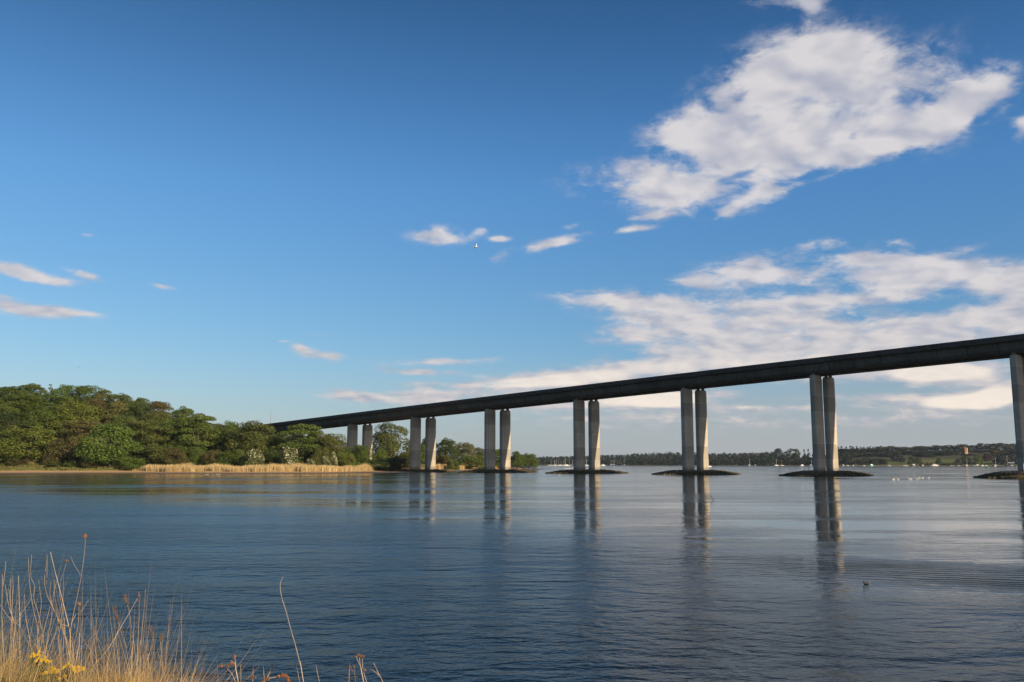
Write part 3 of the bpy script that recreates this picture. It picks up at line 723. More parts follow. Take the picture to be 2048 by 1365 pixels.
for px, yt in ((1548, 918), (1562, 920), (1576, 917), (1590, 920), (1603, 917), (1615, 919), (1628, 916), (1641, 917)):
    far_tree(px, yt, 20, 30, rnd.choice(['leaf_far_olive', 'leaf_far_green']), 'low olive shrub tree at the far water edge left of the fifth columns', None, 'broadleaf_tree', 'tree', 'low far trees left of the fifth columns')
for px, yt in ((1560, 908), (1585, 908), (1608, 910), (1630, 908), (1645, 909)):
    far_tree(px, yt, 24, 90, 'leaf_far', lab_mid + ' left of the fifth columns', None, group='far mid-slope trees left of the fifth columns')
px = 1660
while px < 1765:
    far_tree(px, rnd.uniform(897, 900), rnd.uniform(18, 26), rnd.uniform(268, 300), 'leaf_far', 'dark rounded tree filling the gap below the far conifer row', None, group='dark trees below the far conifer row'); px += rnd.uniform(9, 13)
px = 1664
while px < 1760:
    far_tree(px, 894.5 - rnd.uniform(0, 3), 17, rnd.uniform(300, 340), 'leaf_pine', 'dark pointed conifer in the skyline row right of the fifth columns', f'pine{int(px) % 2}', 'pine_tree', 'tree', 'far conifers in a row on the skyline'); px += rnd.uniform(5, 9)
px = 1752
while px < 2060:
    far_tree(px, float(np.interp(px, FT_PX, FT_Y)) + rnd.uniform(-1.5, 3.5), rnd.uniform(20, 32), rnd.uniform(290, 340), rnd.choice(['leaf_far_olive', 'leaf_far', 'leaf_far_olive', 'leaf_far_green']), lab_top, None, group='far skyline trees'); px += rnd.uniform(10, 15)
px = 1660
while px < 1780:
    far_tree(px, rnd.uniform(903, 908), rnd.uniform(20, 28), rnd.uniform(170, 240), rnd.choice(['leaf_far_green', 'leaf_far_green', 'leaf_far_olive']), 'mid-green broadleaf tree on the far slope below the conifer row', None, group='far green trees below the conifer row'); px += rnd.uniform(6, 9)
px = 1772
while px < 2060:
    if not 1910 < px < 1932:
        far_tree(px, rnd.uniform(898, 908), rnd.uniform(22, 32), rnd.uniform(190, 275), rnd.choice(['leaf_far', 'leaf_far', 'leaf_dark', 'leaf_far_olive']), lab_mid + ' behind the meadow', None, group='far mid-slope trees behind the meadow')
    px += rnd.uniform(6, 9)
px = 1658
while px < 1768:
    far_tree(px, rnd.uniform(913, 918), rnd.uniform(18, 26), rnd.uniform(50, 110), rnd.choice(['leaf_far_olive', 'leaf_far', 'leaf_far_green']), 'bushy tree near the far water edge between the fifth columns and the meadow', None, group='far bushy trees left of the meadow'); px += rnd.uniform(8, 13)
for (px, yt, wp, off, mat, lab) in [
    (1786, 911, 20, 130, 'leaf_far', 'dark round tree at the left end of the far meadow'),
    (1798, 915, 14, 120, 'leaf_pine', 'very dark small tree on the far meadow beside the dark round tree'),
    (1815, 912, 13, 70, 'leaf_far_green', 'upright dark green tree standing in the far meadow'),
    (1827, 914, 18, 90, 'leaf_far_green', 'pair-like green bushy tree in the far meadow right of the upright one'),
    (1852, 909, 26, 190, 'leaf_dark', 'very dark spreading tree behind the middle of the far meadow'),
    (1870, 915, 13, 60, 'leaf_dark', 'small dark rounded tree alone in the middle of the far meadow'),
    (1908, 917, 16, 50, 'leaf_far_olive', 'grey-brown scrub tree at the far water edge below the brick tower'),
    (1923, 909, 22, 70, 'leaf_far_green', 'green round tree directly below the brick tower'),
    (1947, 911, 20, 60, 'leaf_yellow', 'brightest yellow-green tree on the far shore right of the brick tower'),
    (1968, 907, 22, 130, 'leaf_copper', 'copper-red tree on the far shore right of the brick tower'),
    (1986, 901, 18, 200, 'leaf_orange', 'orange-leaved tree high on the far slope above the copper-red one'),
    (1978, 906, 14, 170, 'leaf_far_green', 'green tree just below the orange-leaved one'),
    (1990, 908, 28, 60, 'leaf_pine', 'dark tree at the right end of the far meadow'),
    (2012, 904, 34, 70, 'leaf_pine', 'dark big tree behind the large moored yacht'),
    (2036, 904, 34, 80, 'leaf_pine', 'dark big tree left of the last bridge column'),
    (1760, 918, 16, 60, 'leaf_far_olive', 'pale scrub tree at the left edge of the far meadow')]:
    far_tree(px, yt, wp, off, mat, lab)
for px in (1838, 1848, 1858, 1880, 1888, 1896, 1904):
    far_tree(px, 924.5, 13, 22, 'leaf_brown', 'low brown hedge bush along the far shore below the meadow', f'farbush{px % 2}', 'bush', 'bush', 'low hedge bushes below the far meadow')
# brick tower among the far trees
def tower():
    px, off = 1922, 215; x, y = far_xy(px, off); z0 = far_z(px, off) - 1; zt = at_depth(px, 896.5, y)[2]
    rt = empty('brick_tower', (x, y, z0), R(24)); h = zt - z0
    mb = MB(); mb.box(-4.2, 4.2, -4.2, 4.2, 0, h)
    brick = plain('tower_brick', (.19, .09, .04), .9, .2, .5); stone = plain('tower_stone', (.36, .29, .20), .8, .1)
    mb.build('wall', brick, rt)
    mb = MB()
    for i in range(5):
        for s in (-1, 1):
            mb.box(-4.2 + i * 1.84, -4.2 + i * 1.84 + 1.0, s * 4.0 - .3, s * 4.0 + .3, h + .01, h + 1.3); mb.box(s * 4.0 - .3, s * 4.0 + .3, -3.6 + i * 1.5, -3.6 + i * 1.5 + .8, h + .01, h + 1.3)
    mb.build('battlement', brick, rt)
    mb = MB(); mb.tube([(-4.6, -4.6, 0), (-4.6, -4.6, h + 3.2)], 1.5, 8); mb.build('stair_turret', brick, rt)
    mb = MB()
    for a, b in ((-4.2, -4.2), (4.2, -4.2)): mb.box(a - .75, a + .75, b - .15, b + .75, 0, h + .4)
    mb.build('corner_stones', stone, rt)
    mb = MB(); mb.box(-4.35, 4.35, -4.4, -4.2, h - 11.2, h - 9.6); mb.build('stone_band', stone, rt)
    for i in range(3):
        mb = MB(); mb.box(-.8, .8, -4.32, -4.2, h - 3.4 - 3.4 * i, h - 1.4 - 3.4 * i); f = mb.build('window', M['window_glass'], rt)
        mb = MB(); mb.box(-1.05, 1.05, -4.36, -4.2, h - 3.75 - 3.4 * i, h - 3.42 - 3.4 * i); mb.build('sill', stone, f)
    tag(rt, 'orange brick tower with pale stone corners rising from the far trees', 'tower')
tower()

# ---------------------------------------------------------------- the bridge
def build_bridge():
    rt = empty('road_bridge', bp(119, 0, 0)); inv = Vector(rt.location)
    def pt(s, u, z): p = bp(s, u, z); return (p[0] - inv.x, p[1] - inv.y, p[2] - inv.z)
    ss = np.arange(-190, 421, 6.1)
    def extr(name, prof, mat, sub=None):
        mb = MB(); mb.loft([[pt(s, u, ztop(s) + dz) for (u, dz) in prof] for s in ss]); return mb.build(name, mat, rt)
    for sg in (-1, 1):
        # one concrete box girder under each carriageway
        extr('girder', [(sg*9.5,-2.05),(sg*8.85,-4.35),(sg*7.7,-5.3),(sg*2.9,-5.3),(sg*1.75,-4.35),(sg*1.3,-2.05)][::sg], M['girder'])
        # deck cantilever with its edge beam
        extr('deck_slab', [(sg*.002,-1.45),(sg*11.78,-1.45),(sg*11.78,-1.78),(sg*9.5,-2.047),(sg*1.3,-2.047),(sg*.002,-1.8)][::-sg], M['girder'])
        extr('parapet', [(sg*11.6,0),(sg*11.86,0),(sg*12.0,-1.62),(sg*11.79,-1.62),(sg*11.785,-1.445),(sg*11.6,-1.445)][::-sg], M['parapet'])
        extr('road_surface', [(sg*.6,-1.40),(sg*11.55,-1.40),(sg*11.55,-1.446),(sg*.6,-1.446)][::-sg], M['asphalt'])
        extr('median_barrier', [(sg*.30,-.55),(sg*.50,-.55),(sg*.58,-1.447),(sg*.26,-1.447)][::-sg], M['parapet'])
    a, b, c = 3.4, 1.12, .42
    for ps in PIERS:
        for sg in (-1, 1):
            u0 = sg * 5.65; zt = ztop(ps) - 5.3 - .85
            sec = [(-a+c,-b),(a-c,-b),(a,-b+c),(a,b-c),(a-c,b),(-a+c,b),(-a,b-c),(-a,-b+c)]
            mb = MB(); mb.loft([[pt(ps + v, u0 + q, z) for (q, v) in sec[::-1]] for z in (-3.0, zt - .9)])
            g = .93
            mb.loft([[pt(ps + v * g, u0 + q * g, z) for (q, v) in sec[::-1]] for z in (zt - .9, zt)])
            col = mb.build('column', M['column'], rt)
            for q in (-1.9, 1.9):
                mb = MB(); mb.loft([[pt(ps + v, u0 + q + w_, z) for (w_, v) in ((-.55,-.5),(-.55,.5),(.55,.5),(.55,-.5))] for z in (zt + .002, ztop(ps) - 5.28)])
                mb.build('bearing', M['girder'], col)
    # inspection ladder cage at the head of the far column of the fifth pair
    tag(rt, 'long grey concrete road bridge on paired tall columns crossing the river', 'bridge')
build_bridge()
# lamp post at the far end of the deck
def lamp_post():
    q = at_depth(541, 848, 620.0); s = float(np.dot(q[:2] - OX, EX)); u = -10.9
    # where the sight line of the post crosses the near edge of the deck
    best = min(np.arange(-190, -60, .25), key=lambda s_: abs(1024 + F * bp(s_, u, 0)[0] / (bp(s_, u, 0)[1] * math.cos(TH) + (ztop(s_) - HC) * math.sin(TH)) - 541))
    x, y, z = bp(best, u, ztop(best) - 1.4)
    rt = empty('lamp_post', (x, y, z))
    mb = MB(); mb.tube([(0, 0, 0), (0, 0, 4), (0, 0, 8.6)], [.16, .12, .09], 8); mb.build('pole', M['steel'], rt)
    mb = MB(); mb.loft([[(-1.2, -.14, 8.55), (-1.2, .14, 8.55), (-1.2, .14, 8.72), (-1.2, -.14, 8.72)], [(.1, -.1, 8.45), (.1, .1, 8.45), (.1, .1, 8.6), (.1, -.1, 8.6)]]); mb.build('lamp_head', M['steel'], rt)
    tag(rt, 'thin grey lamp post standing on the far left end of the bridge deck', 'lamp post')
lamp_post()

# ---------------------------------------------------------------- rock islands round the columns
def rock_material():
    m, t, b = new_mat('weedy_rock'); p = t.pos; z = t.sep(p)[2]
    n = t.noise(p, .9, 5, .65); vo = t.node('ShaderNodeTexVoronoi'); t.put(vo.inputs['Vector'], p); vo.inputs['Scale'].default_value = 1.3
    weed = t.mix(n, (.020, .017, .008), (.075, .060, .018))
    dry = t.mix(n, (.055, .042, .030), (.16, .115, .075))
    c = t.mix(t.mapr(t.math('ADD', z, t.math('MULTIPLY', t.math('SUBTRACT', n, .5), .8)), 1.1, 1.7, 0, 1, True), weed, dry)
    t.put(b.inputs['Base Color'], c); b.inputs['Roughness'].default_value = .8; b.inputs['Specular IOR Level'].default_value = .25
    bn = t.node('ShaderNodeBump'); bn.inputs['Strength'].default_value = .9; bn.inputs['Distance'].default_value = .25
    t.put(bn.inputs['Height'], vo.outputs['Distance']); t.put(b.inputs['Normal'], bn.outputs[0])
    return m
M['rock'] = rock_material()
def island(ps, A, B, h, label, seed):
    r = np.random.default_rng(seed); cx, cy, _ = bp(ps, 0, 0); mb = MB()
    nr, na = 14, 72; V = [(0, 0, h)]
    for i in range(1, nr + 1):
        q = i / nr
        for j in range(na):
            w_ = 2 * PI * j / na; g = 1 + .05 * math.sin(3*w_ + seed) + .03 * math.sin(7*w_ + 2*seed)
            uu, vv = A * q * g * math.cos(w_), B * q * g * math.sin(w_)
            z = h * (1 - max(0, (q - .42) / .58) ** 1.5) if q < 1 else -1.2
            if .3 < q < 1: z += r.normal() * .17
            x = NX[0]*uu + EX[0]*vv; y = NX[1]*uu + EX[1]*vv; V.append((x, y, z))
    Fc = [(0, 1 + j, 1 + (j+1) % na) for j in range(na)] + [(1+(i)*na+j, 1+(i+1)*na+j, 1+(i+1)*na+(j+1)%na, 1+i*na+(j+1)%na) for i in range(nr-1) for j in range(na)]
    mb.add(V, Fc)
    for k in range(760):
        q = math.sqrt(r.uniform(.12, 1)) * .985; w_ = r.uniform(0, 2*PI)
        uu, vv = A*q*math.cos(w_), B*q*math.sin(w_); z = h * (1 - max(0, (q - .42) / .58) ** 1.5)
        s = r.uniform(.25, .85); mb.blob((NX[0]*uu + EX[0]*vv, NX[1]*uu + EX[1]*vv, z), (s, s*r.uniform(.6,1), s*r.uniform(.4,.65)), jit=.5, n=5, k=3)
    o = mb.build('rock_island', M['rock']); o.location = (cx, cy, 0)
    tag(o, label, 'rock island', 'weedy rock islands round the bridge columns')
ISL = [(0, 21, 15, 1.2, 'low rock mound at the feet of the first tall columns, joined to the mud shore'), (59.3, 23, 17, 1.4, 'rock island round the second pair of tall columns, beside the headland'),
       (119, 23, 17, 1.55, 'rock island round the third pair of tall columns, with one white bird at its edge'), (178.7, 23, 17, 1.65, 'rock island round the fourth pair of tall columns, dotted with white birds'),
       (237, 22, 16, 1.7, 'rock island round the fifth pair of columns, nearest one wholly in the picture'), (307, 21, 16, 1.75, 'rock island cut off by the right edge of the picture')]
for i, (ps, A, B, h, lab) in enumerate(ISL): island(ps, A, B, h, lab, i + 1)

# ---------------------------------------------------------------- boats
def hull_secs(L, W, Hh, bow=1.0):
    secs = []
    for f in np.linspace(0, 1, 9):
        x = -L/2 + L * f; wd = W/2 * (1 - max(0, (f - .45) / .55) ** 2.2) * (.82 + .18 * min(1, f * 4)); wd = max(wd, .02)
        sh = Hh * (1 + .28 * f * f); k = -.25 * (1 - max(0, f - .7) / .3 * .9)
        secs.append([(x, 0, k), (x, wd * .75, k * .3), (x, wd, sh), (x, 0, sh + .04), (x, -wd, sh), (x, -wd * .75, k * .3)])
    return secs
def make_sailboat(L=10.0, Hm=13.0):
    rt = empty('sailing_boat', (0, 0, -50))
    mb = MB(); mb.loft(hull_secs(L, L * .32, L * .11)); mb.build('hull', M['white_gel'], rt, True)
    mb = MB(); mb.loft([[(-.12*L,-.9,.10*L),(-.12*L,.9,.10*L),(-.11*L,.7,.17*L),(-.11*L,-.7,.17*L)], [(.24*L,-.5,.12*L),(.24*L,.5,.12*L),(.14*L,.4,.165*L),(.14*L,-.4,.165*L)]]); mb.build('cabin', M['white_gel'], rt)
    mb = MB(); mb.tube([(.08*L, 0, .1*L), (.08*L, 0, Hm)], .17, 6); mb.tube([(.08*L, -1.0, Hm*.62), (.08*L, 1.0, Hm*.62)], .06, 4); mb.build('mast', M['spar'], rt)
    mb = MB(); mb.tube([(.07*L, 0, .26*L), (-.36*L, 0, .25*L)], [.22, .16], 6); mb.build('furled_sail', M['grey_hull'], rt)
    return rt
def make_motorboat(L=7.0):
    rt = empty('motor_boat', (0, 0, -50))
    mb = MB(); mb.loft(hull_secs(L, L * .36, L * .13)); mb.build('hull', M['white_gel'], rt, True)
    mb = MB(); mb.loft([[(-.15*L,-.9,.12*L),(-.15*L,.9,.12*L),(-.13*L,.8,.30*L),(-.13*L,-.8,.30*L)], [(.24*L,-.7,.15*L),(.24*L,.7,.15*L),(.10*L,.6,.295*L),(.10*L,-.6,.295*L)]]); mb.build('cabin', M['white_gel'], rt)
    mb = MB(); mb.box(-.08*L, .05*L, -.86, .86, .22*L, .27*L); mb.build('window', M['window_glass'], rt)
    return rt
SAIL, MOT = make_sailboat(), make_motorboat()
protos_used = {'s': False, 'm': False}
def boat(kind, px, py, hull, label, group, size=1.0, rz=None, mast=None, land=None):
    src = SAIL if kind == 's' else MOT
    o = src if not protos_used[kind] else copy_thing(src); protos_used[kind] = True
    p = on_water(px, py)
    lim = far_d(px) - 14
    if land is None and p[1] > lim: p = np.array([(px - 1024) / F * lim, lim, 0.0])
    if land is not None: x, y = far_xy(px, land); p = np.array([x, y, far_z(px, land) + .6])
    o.location = p; o.rotation_euler = (0, 0, rnd.uniform(-.5, .5) + (PI if rnd.random() < .5 else 0) if rz is None else rz); o.scale = (size,) * 3
    for ch in o.children:
        if ch.name.startswith('hull'): set_mat(ch, M[hull])
        if mast and ch.name.startswith('mast'): ch.scale = (1, 1, mast)
    tag(o, label, 'boat', group); return o
MAR = 'moored boats in the distant marina'
for i, (cx, tall) in enumerate([(425,.85),(495,.95),(515,.8),(545,1.0),(590,.9),(630,.8),(690,.95),(810,1.1),(865,.9),(1150,.8),(1165,1.0)]):
    boat('s', 1060 + cx / 10.24, 931.6, rnd.choice(['white_gel', 'dark_hull', 'grey_hull']), 'small sailing boat among the crowded masts of the distant marina', MAR, rnd.uniform(.75, .95), mast=tall * 1.25)
boat('s', 1131.3, 931.9, 'white_gel', 'white sailing boat with the tallest whitest mast in the distant marina', MAR, 1.15, mast=1.3)
for cx in (375, 450, 510, 665, 760, 600): boat('m', 1060 + cx / 10.24, 932.1, 'white_gel', 'low white motor boat moored in front of the distant marina masts', 'motor boats by the distant marina', rnd.uniform(.75, 1.1))
for cx in (1140, 1162): boat('m', 1060 + cx / 10.24, 932.1, 'white_gel', 'white motor boat seen in the slit between the third columns', 'motor boats between the third columns', .9)
boat('m', 1060 + 1490/10.24, 932.2, 'white_gel', 'white motor boat afloat right of the third columns', None, 1.5)
for cx in (1570, 1620): boat('m', 1060 + cx / 10.24, 930.5, 'white_gel', 'white motor boat ashore left of the row of laid-up masts', 'motor boats ashore by the boatyard', .9, land=8)
for i, cx in enumerate((1640, 1680, 1705, 1740, 1775, 1800, 1815, 1850, 1880, 1910)):
    boat('s', 1060 + cx / 10.24, 930, 'white_gel', 'sailing boat laid up ashore in the tight row of masts', 'laid-up boats in the boatyard row', .85, rz=rnd.uniform(-.3, .3), land=8, mast=1.1 + .05 * (i % 5))
boat('s', 1416.5, 934.3, 'white_gel', 'white sailing boat with bare mast just right of the fourth columns', None, .95, rz=.15)
boat('s', 1499, 932.2, 'dark_hull', 'dark-hulled sailing boat with thin mast before the dark woods', None, 1.0, rz=.3)
boat('m', 1510.7, 932.2, 'dark_hull', 'small dark boat right of the dark-hulled sailing boat', None, 1.0)
boat('s', 1552.5, 932.0, 'white_gel', 'white sailing boat with yellowish mast below the pale-boughed tall tree', None, 1.0, rz=.1)
b_ = boat('s', 1563, 932.0, 'white_gel', 'white sailing boat with tan mast, right one of a close pair', None, .95, rz=-.2)
for ch in b_.children:
    if ch.name.startswith(('mast', 'furled')): set_mat(ch, M['brown_sail'])
boat('m', 1604, 931.9, 'white_gel', 'white motor boat with dark waterline left of the fifth columns', None, 1.3, rz=.2)
boat('s', 1617, 931.7, 'white_gel', 'white sailing boat touching the left edge of the fifth columns', None, .95, rz=.2)
boat('m', 1623, 931.8, 'white_gel', 'white motor boat half hidden by the fifth columns', None, 1.1)
boat('m', 1680, 931.8, 'dark_hull', 'dark motor boat with white cabin right of the fifth columns', None, 1.1)
boat('m', 1688.5, 932.2, 'white_gel', 'small white motor boat second right of the fifth columns', None, .8)
boat('m', 1700, 932.2, 'dark_hull', 'low dark boat right of the small white motor boat', None, .9)
boat('m', 1721.5, 932.1, 'white_gel', 'small white boat left of the teal boat', None, .7)
boat('m', 1735.5, 931.9, 'teal_hull', 'teal boat beside the green buoy', None, 1.5, rz=.1)
boat('m', 1770, 932.1, 'white_gel', 'white boat before the left end of the far meadow', None, 1.1)
boat('m', 1800.5, 931.9, 'white_gel', 'left one of two touching white motor boats before the meadow', None, .9)
boat('m', 1804.5, 932.1, 'white_gel', 'right one of two touching white motor boats before the meadow', None, .9)
boat('m', 1819, 932.2, 'dark_hull', 'long dark boat right of the two touching white ones', None, 1.6, rz=0)
boat('m', 1837, 932.2, 'dark_hull', 'short dark boat left of the large white cruiser', None, 1.1, rz=0)
def cruiser():
    p = on_water(1869, 932.4); rt = empty('motor_cruiser', p, .05); L = 15.5
    mb = MB(); mb.loft(hull_secs(L, 4.4, 1.6)); mb.build('hull', M['white_gel'], rt, True)
    mb = MB(); mb.loft([[(-3.2,-1.6,1.6),(-3.2,1.6,1.6),(-3.2,1.4,3.1),(-3.2,-1.4,3.1)], [(4.2,-1.2,1.8),(4.2,1.2,1.8),(2.2,1.1,3.1),(2.2,-1.1,3.1)]]); mb.build('cabin', M['white_gel'], rt)
    mb = MB(); mb.box(-2.6, 2.2, -1.56, 1.56, 2.2, 2.75); mb.build('window', M['window_glass'], rt)
    mb = MB(); mb.box(-3.0, -.6, -1.2, 1.2, 3.12, 3.7); mb.tube([(-2.8, 0, 3.7), (-3.2, 0, 5.2)], .08, 5); mb.build('flybridge', M['white_gel'], rt)
    mb = MB(); mb.box(-7.6, -3.3, -1.9, 1.9, .55, .75); mb.build('stripe', M['teal_hull'], rt)
    tag(rt, 'large white motor cruiser below the small dark meadow tree', 'boat')
cruiser()
boat('m', 1895, 932.0, 'white_gel', 'white motor boat with dark stern right of the large cruiser', None, 1.0)
boat('m', 1901.4, 932.8, 'dark_hull', 'tiny dark boat nearest the viewer, right of the large cruiser', None, .6)
boat('m', 1908, 932.0, 'white_gel', 'small white boat behind the tiny dark one', None, .7)
boat('s', 1925, 932.0, 'dark_hull', 'dark-hulled sailing boat below the brick tower', None, .95, rz=.1)
boat('m', 1940, 931.9, 'teal_hull', 'low teal boat right of the mast below the brick tower', None, .9)
boat('m', 1946, 930, 'white_gel', 'white boat pulled up on the far beach below the brightest tree', None, 1.0, land=10)
boat('m', 1956, 931.8, 'white_gel', 'left one of two white boats right of the brightest far tree', None, 1.0)
boat('m', 1963, 931.8, 'white_gel', 'right one of two white boats right of the brightest far tree', None, .9)
boat('s', 1981.7, 931.9, 'dark_hull', 'dark sailing boat with wheelhouse behind the green conical buoy', None, 1.05, rz=0)
boat('m', 1990, 933.6, 'white_gel', 'tiny white dinghy right of the green conical buoy', None, .45)
def yacht():
    p = on_water(2010, 931.9); p[1] = min(p[1], far_d(2010) - 14); p[0] = (2010 - 1024) / F * p[1]
    rt = empty('moored_yacht', p, .0); L = 17
    mb = MB(); mb.loft(hull_secs(L, 4.6, 2.0)); mb.build('hull', M['dark_hull'], rt, True)
    mb = MB(); mb.tube([(-4, 0, 1.5), (-4, 0, 19.5)], .2, 6); mb.build('mast', M['spar'], rt)
    mb = MB(); mb.tube([(-4, 0, 19), (3.5, 0, 5.6)], .06, 4); mb.tube([(-4, 0, 19), (-8, 0, 2.2)], .05, 4); mb.build('rigging', M['spar'], rt)
    mb = MB(); mb.loft([[(-3.4,-1.4,5.2),(-3.4,1.4,5.2),(-3.4,0,6.2)], [(8.8,-1.3,5.4),(8.8,1.3,5.4),(8.8,0,6.3)]]); 
    for q in (-3.2, 2.5, 8.5): mb.tube([(q, 1.2, 2.0), (q, 1.2, 5.4)], .06, 4)
    mb.build('awning', M['grey_hull'], rt)
    tag(rt, 'large dark yacht with tall pale mast and grey awning left of the last column', 'boat')
yacht()
def buoy(name, px, py, hgt, mat, label, top=True):
    p = on_water(px, py); rt = empty(name, p)
    mb = MB(); mb.tube([(0,0,-.3),(0,0,.15*hgt),(0,0,.7*hgt)], [.34*hgt,.36*hgt,.10*hgt], 10); mb.build('float', mat, rt, False)
    mb = MB(); mb.tube([(0,0,.69*hgt),(0,0,hgt)], [.09*hgt,.09*hgt], 8); mb.build('top_mark', M['white_gel'] if top else mat, rt)
    tag(rt, label, 'buoy')
buoy('channel_buoy', 1741.5, 933.4, 3.4, M['buoy_green'], 'green buoy beside the teal boat', False)
buoy('channel_buoy', 1974.6, 937.0, 3.2, M['buoy_green'], 'dark green conical buoy with a pale top before the far boats')
buoy('mooring_buoy', 2033, 934.0, 1.1, M['white_gel'], 'white mooring buoy just left of the last column')

# ---------------------------------------------------------------- birds
def bird_body(mb, L, neck, up, m=0, fat=.19):
    """one continuous body: tail, breast, neck, head, bill; facing -X"""
    pts = [(.52*L,0,.20*L),(.40*L,0,.16*L),(.2*L,0,.13*L),(-.05*L,0,.11*L),(-.28*L,0,.13*L),(-.38*L,0,.2*L)]
    rad = [.02*L,.08*L,.17*L,fat*L,.15*L,.09*L]
    pts += [(-.40*L,0,.20*L+neck*.5),(-.40*L-.02*L,0,.2*L+neck),(-.47*L,0,.22*L+neck),(-.56*L,0,.205*L+neck),(-.64*L,0,.19*L+neck)]
    rad += [.055*L,.06*L,.068*L,.03*L,.008*L]
    mb.tube(pts, rad, 8, m, flat=.85)
def floating_bird(name, p, L, neck, mat, label, group, rz=0.0):
    mb = MB(); bird_body(mb, L, neck, 0); o = mb.build(name, mat, None, True); o.location = p; o.rotation_euler = (0, 0, rz)
    return tag(o, label, 'bird', group)
g = 'swans swimming in a loose line on the right'
for i, (cx, cy) in enumerate([(1360,742),(1372,738),(1452,738),(1668,735),(1690,735),(1800,732),(1848,710),(1905,712),(2018,714)]):
    floating_bird('swan', on_water(1640 + cx/9.309, 880 + cy/9.309 + .3), .85, .40, M['bird_white'], 'white swan in the loose line of swans right of the fifth rock island', g, rnd.choice([0, PI]) + rnd.uniform(-.4, .4))
g = 'white birds on the mud below the reeds'
for px, py in ((369,950.8),(412,950),(416,950),(422,950),(434,949.8),(438,949.8)):
    floating_bird('gull', np.array([*on_water(px, py)[:2], max(0.02, bz(*on_water(px, py)[:2]))]), .62, .12, M['bird_white'], 'white gull resting at the water edge below the left part of the reeds', g, rnd.uniform(0, 6))
for px, py in ((561,949.6),(572.5,952.8)):
    floating_bird('gull', np.array([*on_water(px, py)[:2], max(0.02, bz(*on_water(px, py)[:2]))]), .62, .12, M['bird_white'], 'white gull at the water edge below the largest white-flowering bush', 'gulls below the largest white-flowering bush', rnd.uniform(0, 6))
for px in (1131, 1134.5, 1137.5, 1140, 1143.3):
    floating_bird('swan', on_water(px, 938.4), 1.6, .4, M['bird_white'], 'white bird in the short row on the water behind the third rock island', 'white birds in a row behind the third island', rnd.choice([0, PI]))
floating_bird('gull', on_water(1119.2, 951.4), .8, .2, M['bird_white'], 'white gull afloat at the near edge of the third rock island', None)
floating_bird('gull', on_water(1573.5, 941.2), .9, .2, M['bird_white'], 'white gull on the water left of the fifth rock island', None)
floating_bird('duck', on_water(1748.5, 952.4), .6, .12, M['bird_dark'], 'small dark duck right of the fifth rock island', None)
for i, (cx, cy) in enumerate([(430,238),(535,238),(580,230),(603,252),(663,235),(424,280),(530,282),(572,268)]):
    px, py = 1280 + cx/9.309, 920 + cy/9.309
    # resting on the near flank of the fourth island
    c0 = np.array(bp(178.7, 0, 0)[:2]); best = None
    for Y in np.arange(355, 386, .5):
        x = (px - 1024) / F * Y * 1.0; dl = np.array([x, Y]) - c0; q = math.hypot(dl @ NX / 23, dl @ EX / 17)
        if q > 1: continue
        z = 1.65 * (1 - max(0, (q - .42) / .58) ** 1.5); yy = HZ + (HC - z) / Y * F
        if best is None or abs(yy - py) < best[0]: best = (abs(yy - py), x, Y, z)
    if best: floating_bird('gull', (best[1], best[2], best[3] + .12), .55, .14, M['bird_white'], 'white gull resting on the left flank of the fourth rock island', 'gulls resting on the fourth rock island', rnd.uniform(0, 6))
def gull_mat():
    m, t, b = new_mat('gull_plumage'); tc = t.node('ShaderNodeTexCoord').outputs['Object']; y = t.math('ABSOLUTE', t.sep(tc)[1])
    c = t.mix(t.mapr(y, .10, .22, 0, 1), (.82, .82, .80), (.62, .63, .65)); c = t.mix(t.mapr(y, .44, .50, 0, 1), c, (.02, .02, .022))
    t.put(b.inputs['Base Color'], c); b.inputs['Roughness'].default_value = .7; return m
def flying_bird(name, px, py, Y, span, mat, label, rot, lift):
    mb = MB(); L = .42
    mb.tube([(-.26,0,0),(-.21,0,.01),(-.16,0,.02),(-.05,0,0),(.08,0,-.005),(.18,0,.01),(.27,0,.02)], [.008,.035,.04,.075,.07,.035,.012], 8)
    mb.loft([[(.14,-.03,.015),(.30,-.07,.02),(.30,.07,.02),(.14,.03,.015)], [(.14,-.03,.03),(.30,-.07,.03),(.30,.07,.03),(.14,.03,.03)]])
    for s in (-1, 1):
        secs = []
        for (yy, x0, x1, z) in ((.02,-.09,.09,.03),(.16,-.15,.05,.03+lift*.5),(.30,-.13,.04,.03+lift),(.46,-.02,.07,.03+lift*1.2),(.60,.10,.13,.03+lift*1.25)):
            th = .012 if yy < .5 else .006
            q = [(x0, s*yy, z), ((x0*2+x1)/3, s*yy, z+th), (x1, s*yy, z+.004), ((x0*2+x1)/3, s*yy, z-th)]
            secs.append(q if s > 0 else q[::-1])
        mb.loft(secs)
    o = mb.build(name, mat, None, True); k = span / 1.2; o.scale = (k, k, k); o.location = at_depth(px, py, Y); o.rotation_euler = rot
    return tag(o, label, 'bird')
flying_bird('gull', 951, 495, 128, 1.7, gull_mat(), 'white gull with dark wing tips flying against the open blue sky', (R(-38), R(12), R(150)), .16)
flying_bird('crow', 1654.5, 505, 220, 1.0, M['bird_dark'], 'dark bird flying high above the right half of the bridge', (R(4), R(0), R(20)), .04)
flying_bird('gull', 1073, 757, 300, 1.2, M['bird_white'], 'tiny white bird flying just above the bridge deck between second and third columns', (R(25), 0, R(70)), .2)
flying_bird('crow', 158, 735, 330, .9, M['bird_dark'], 'tiny dark bird flying above the wooded hill', (R(30), 0, R(60)), .2)
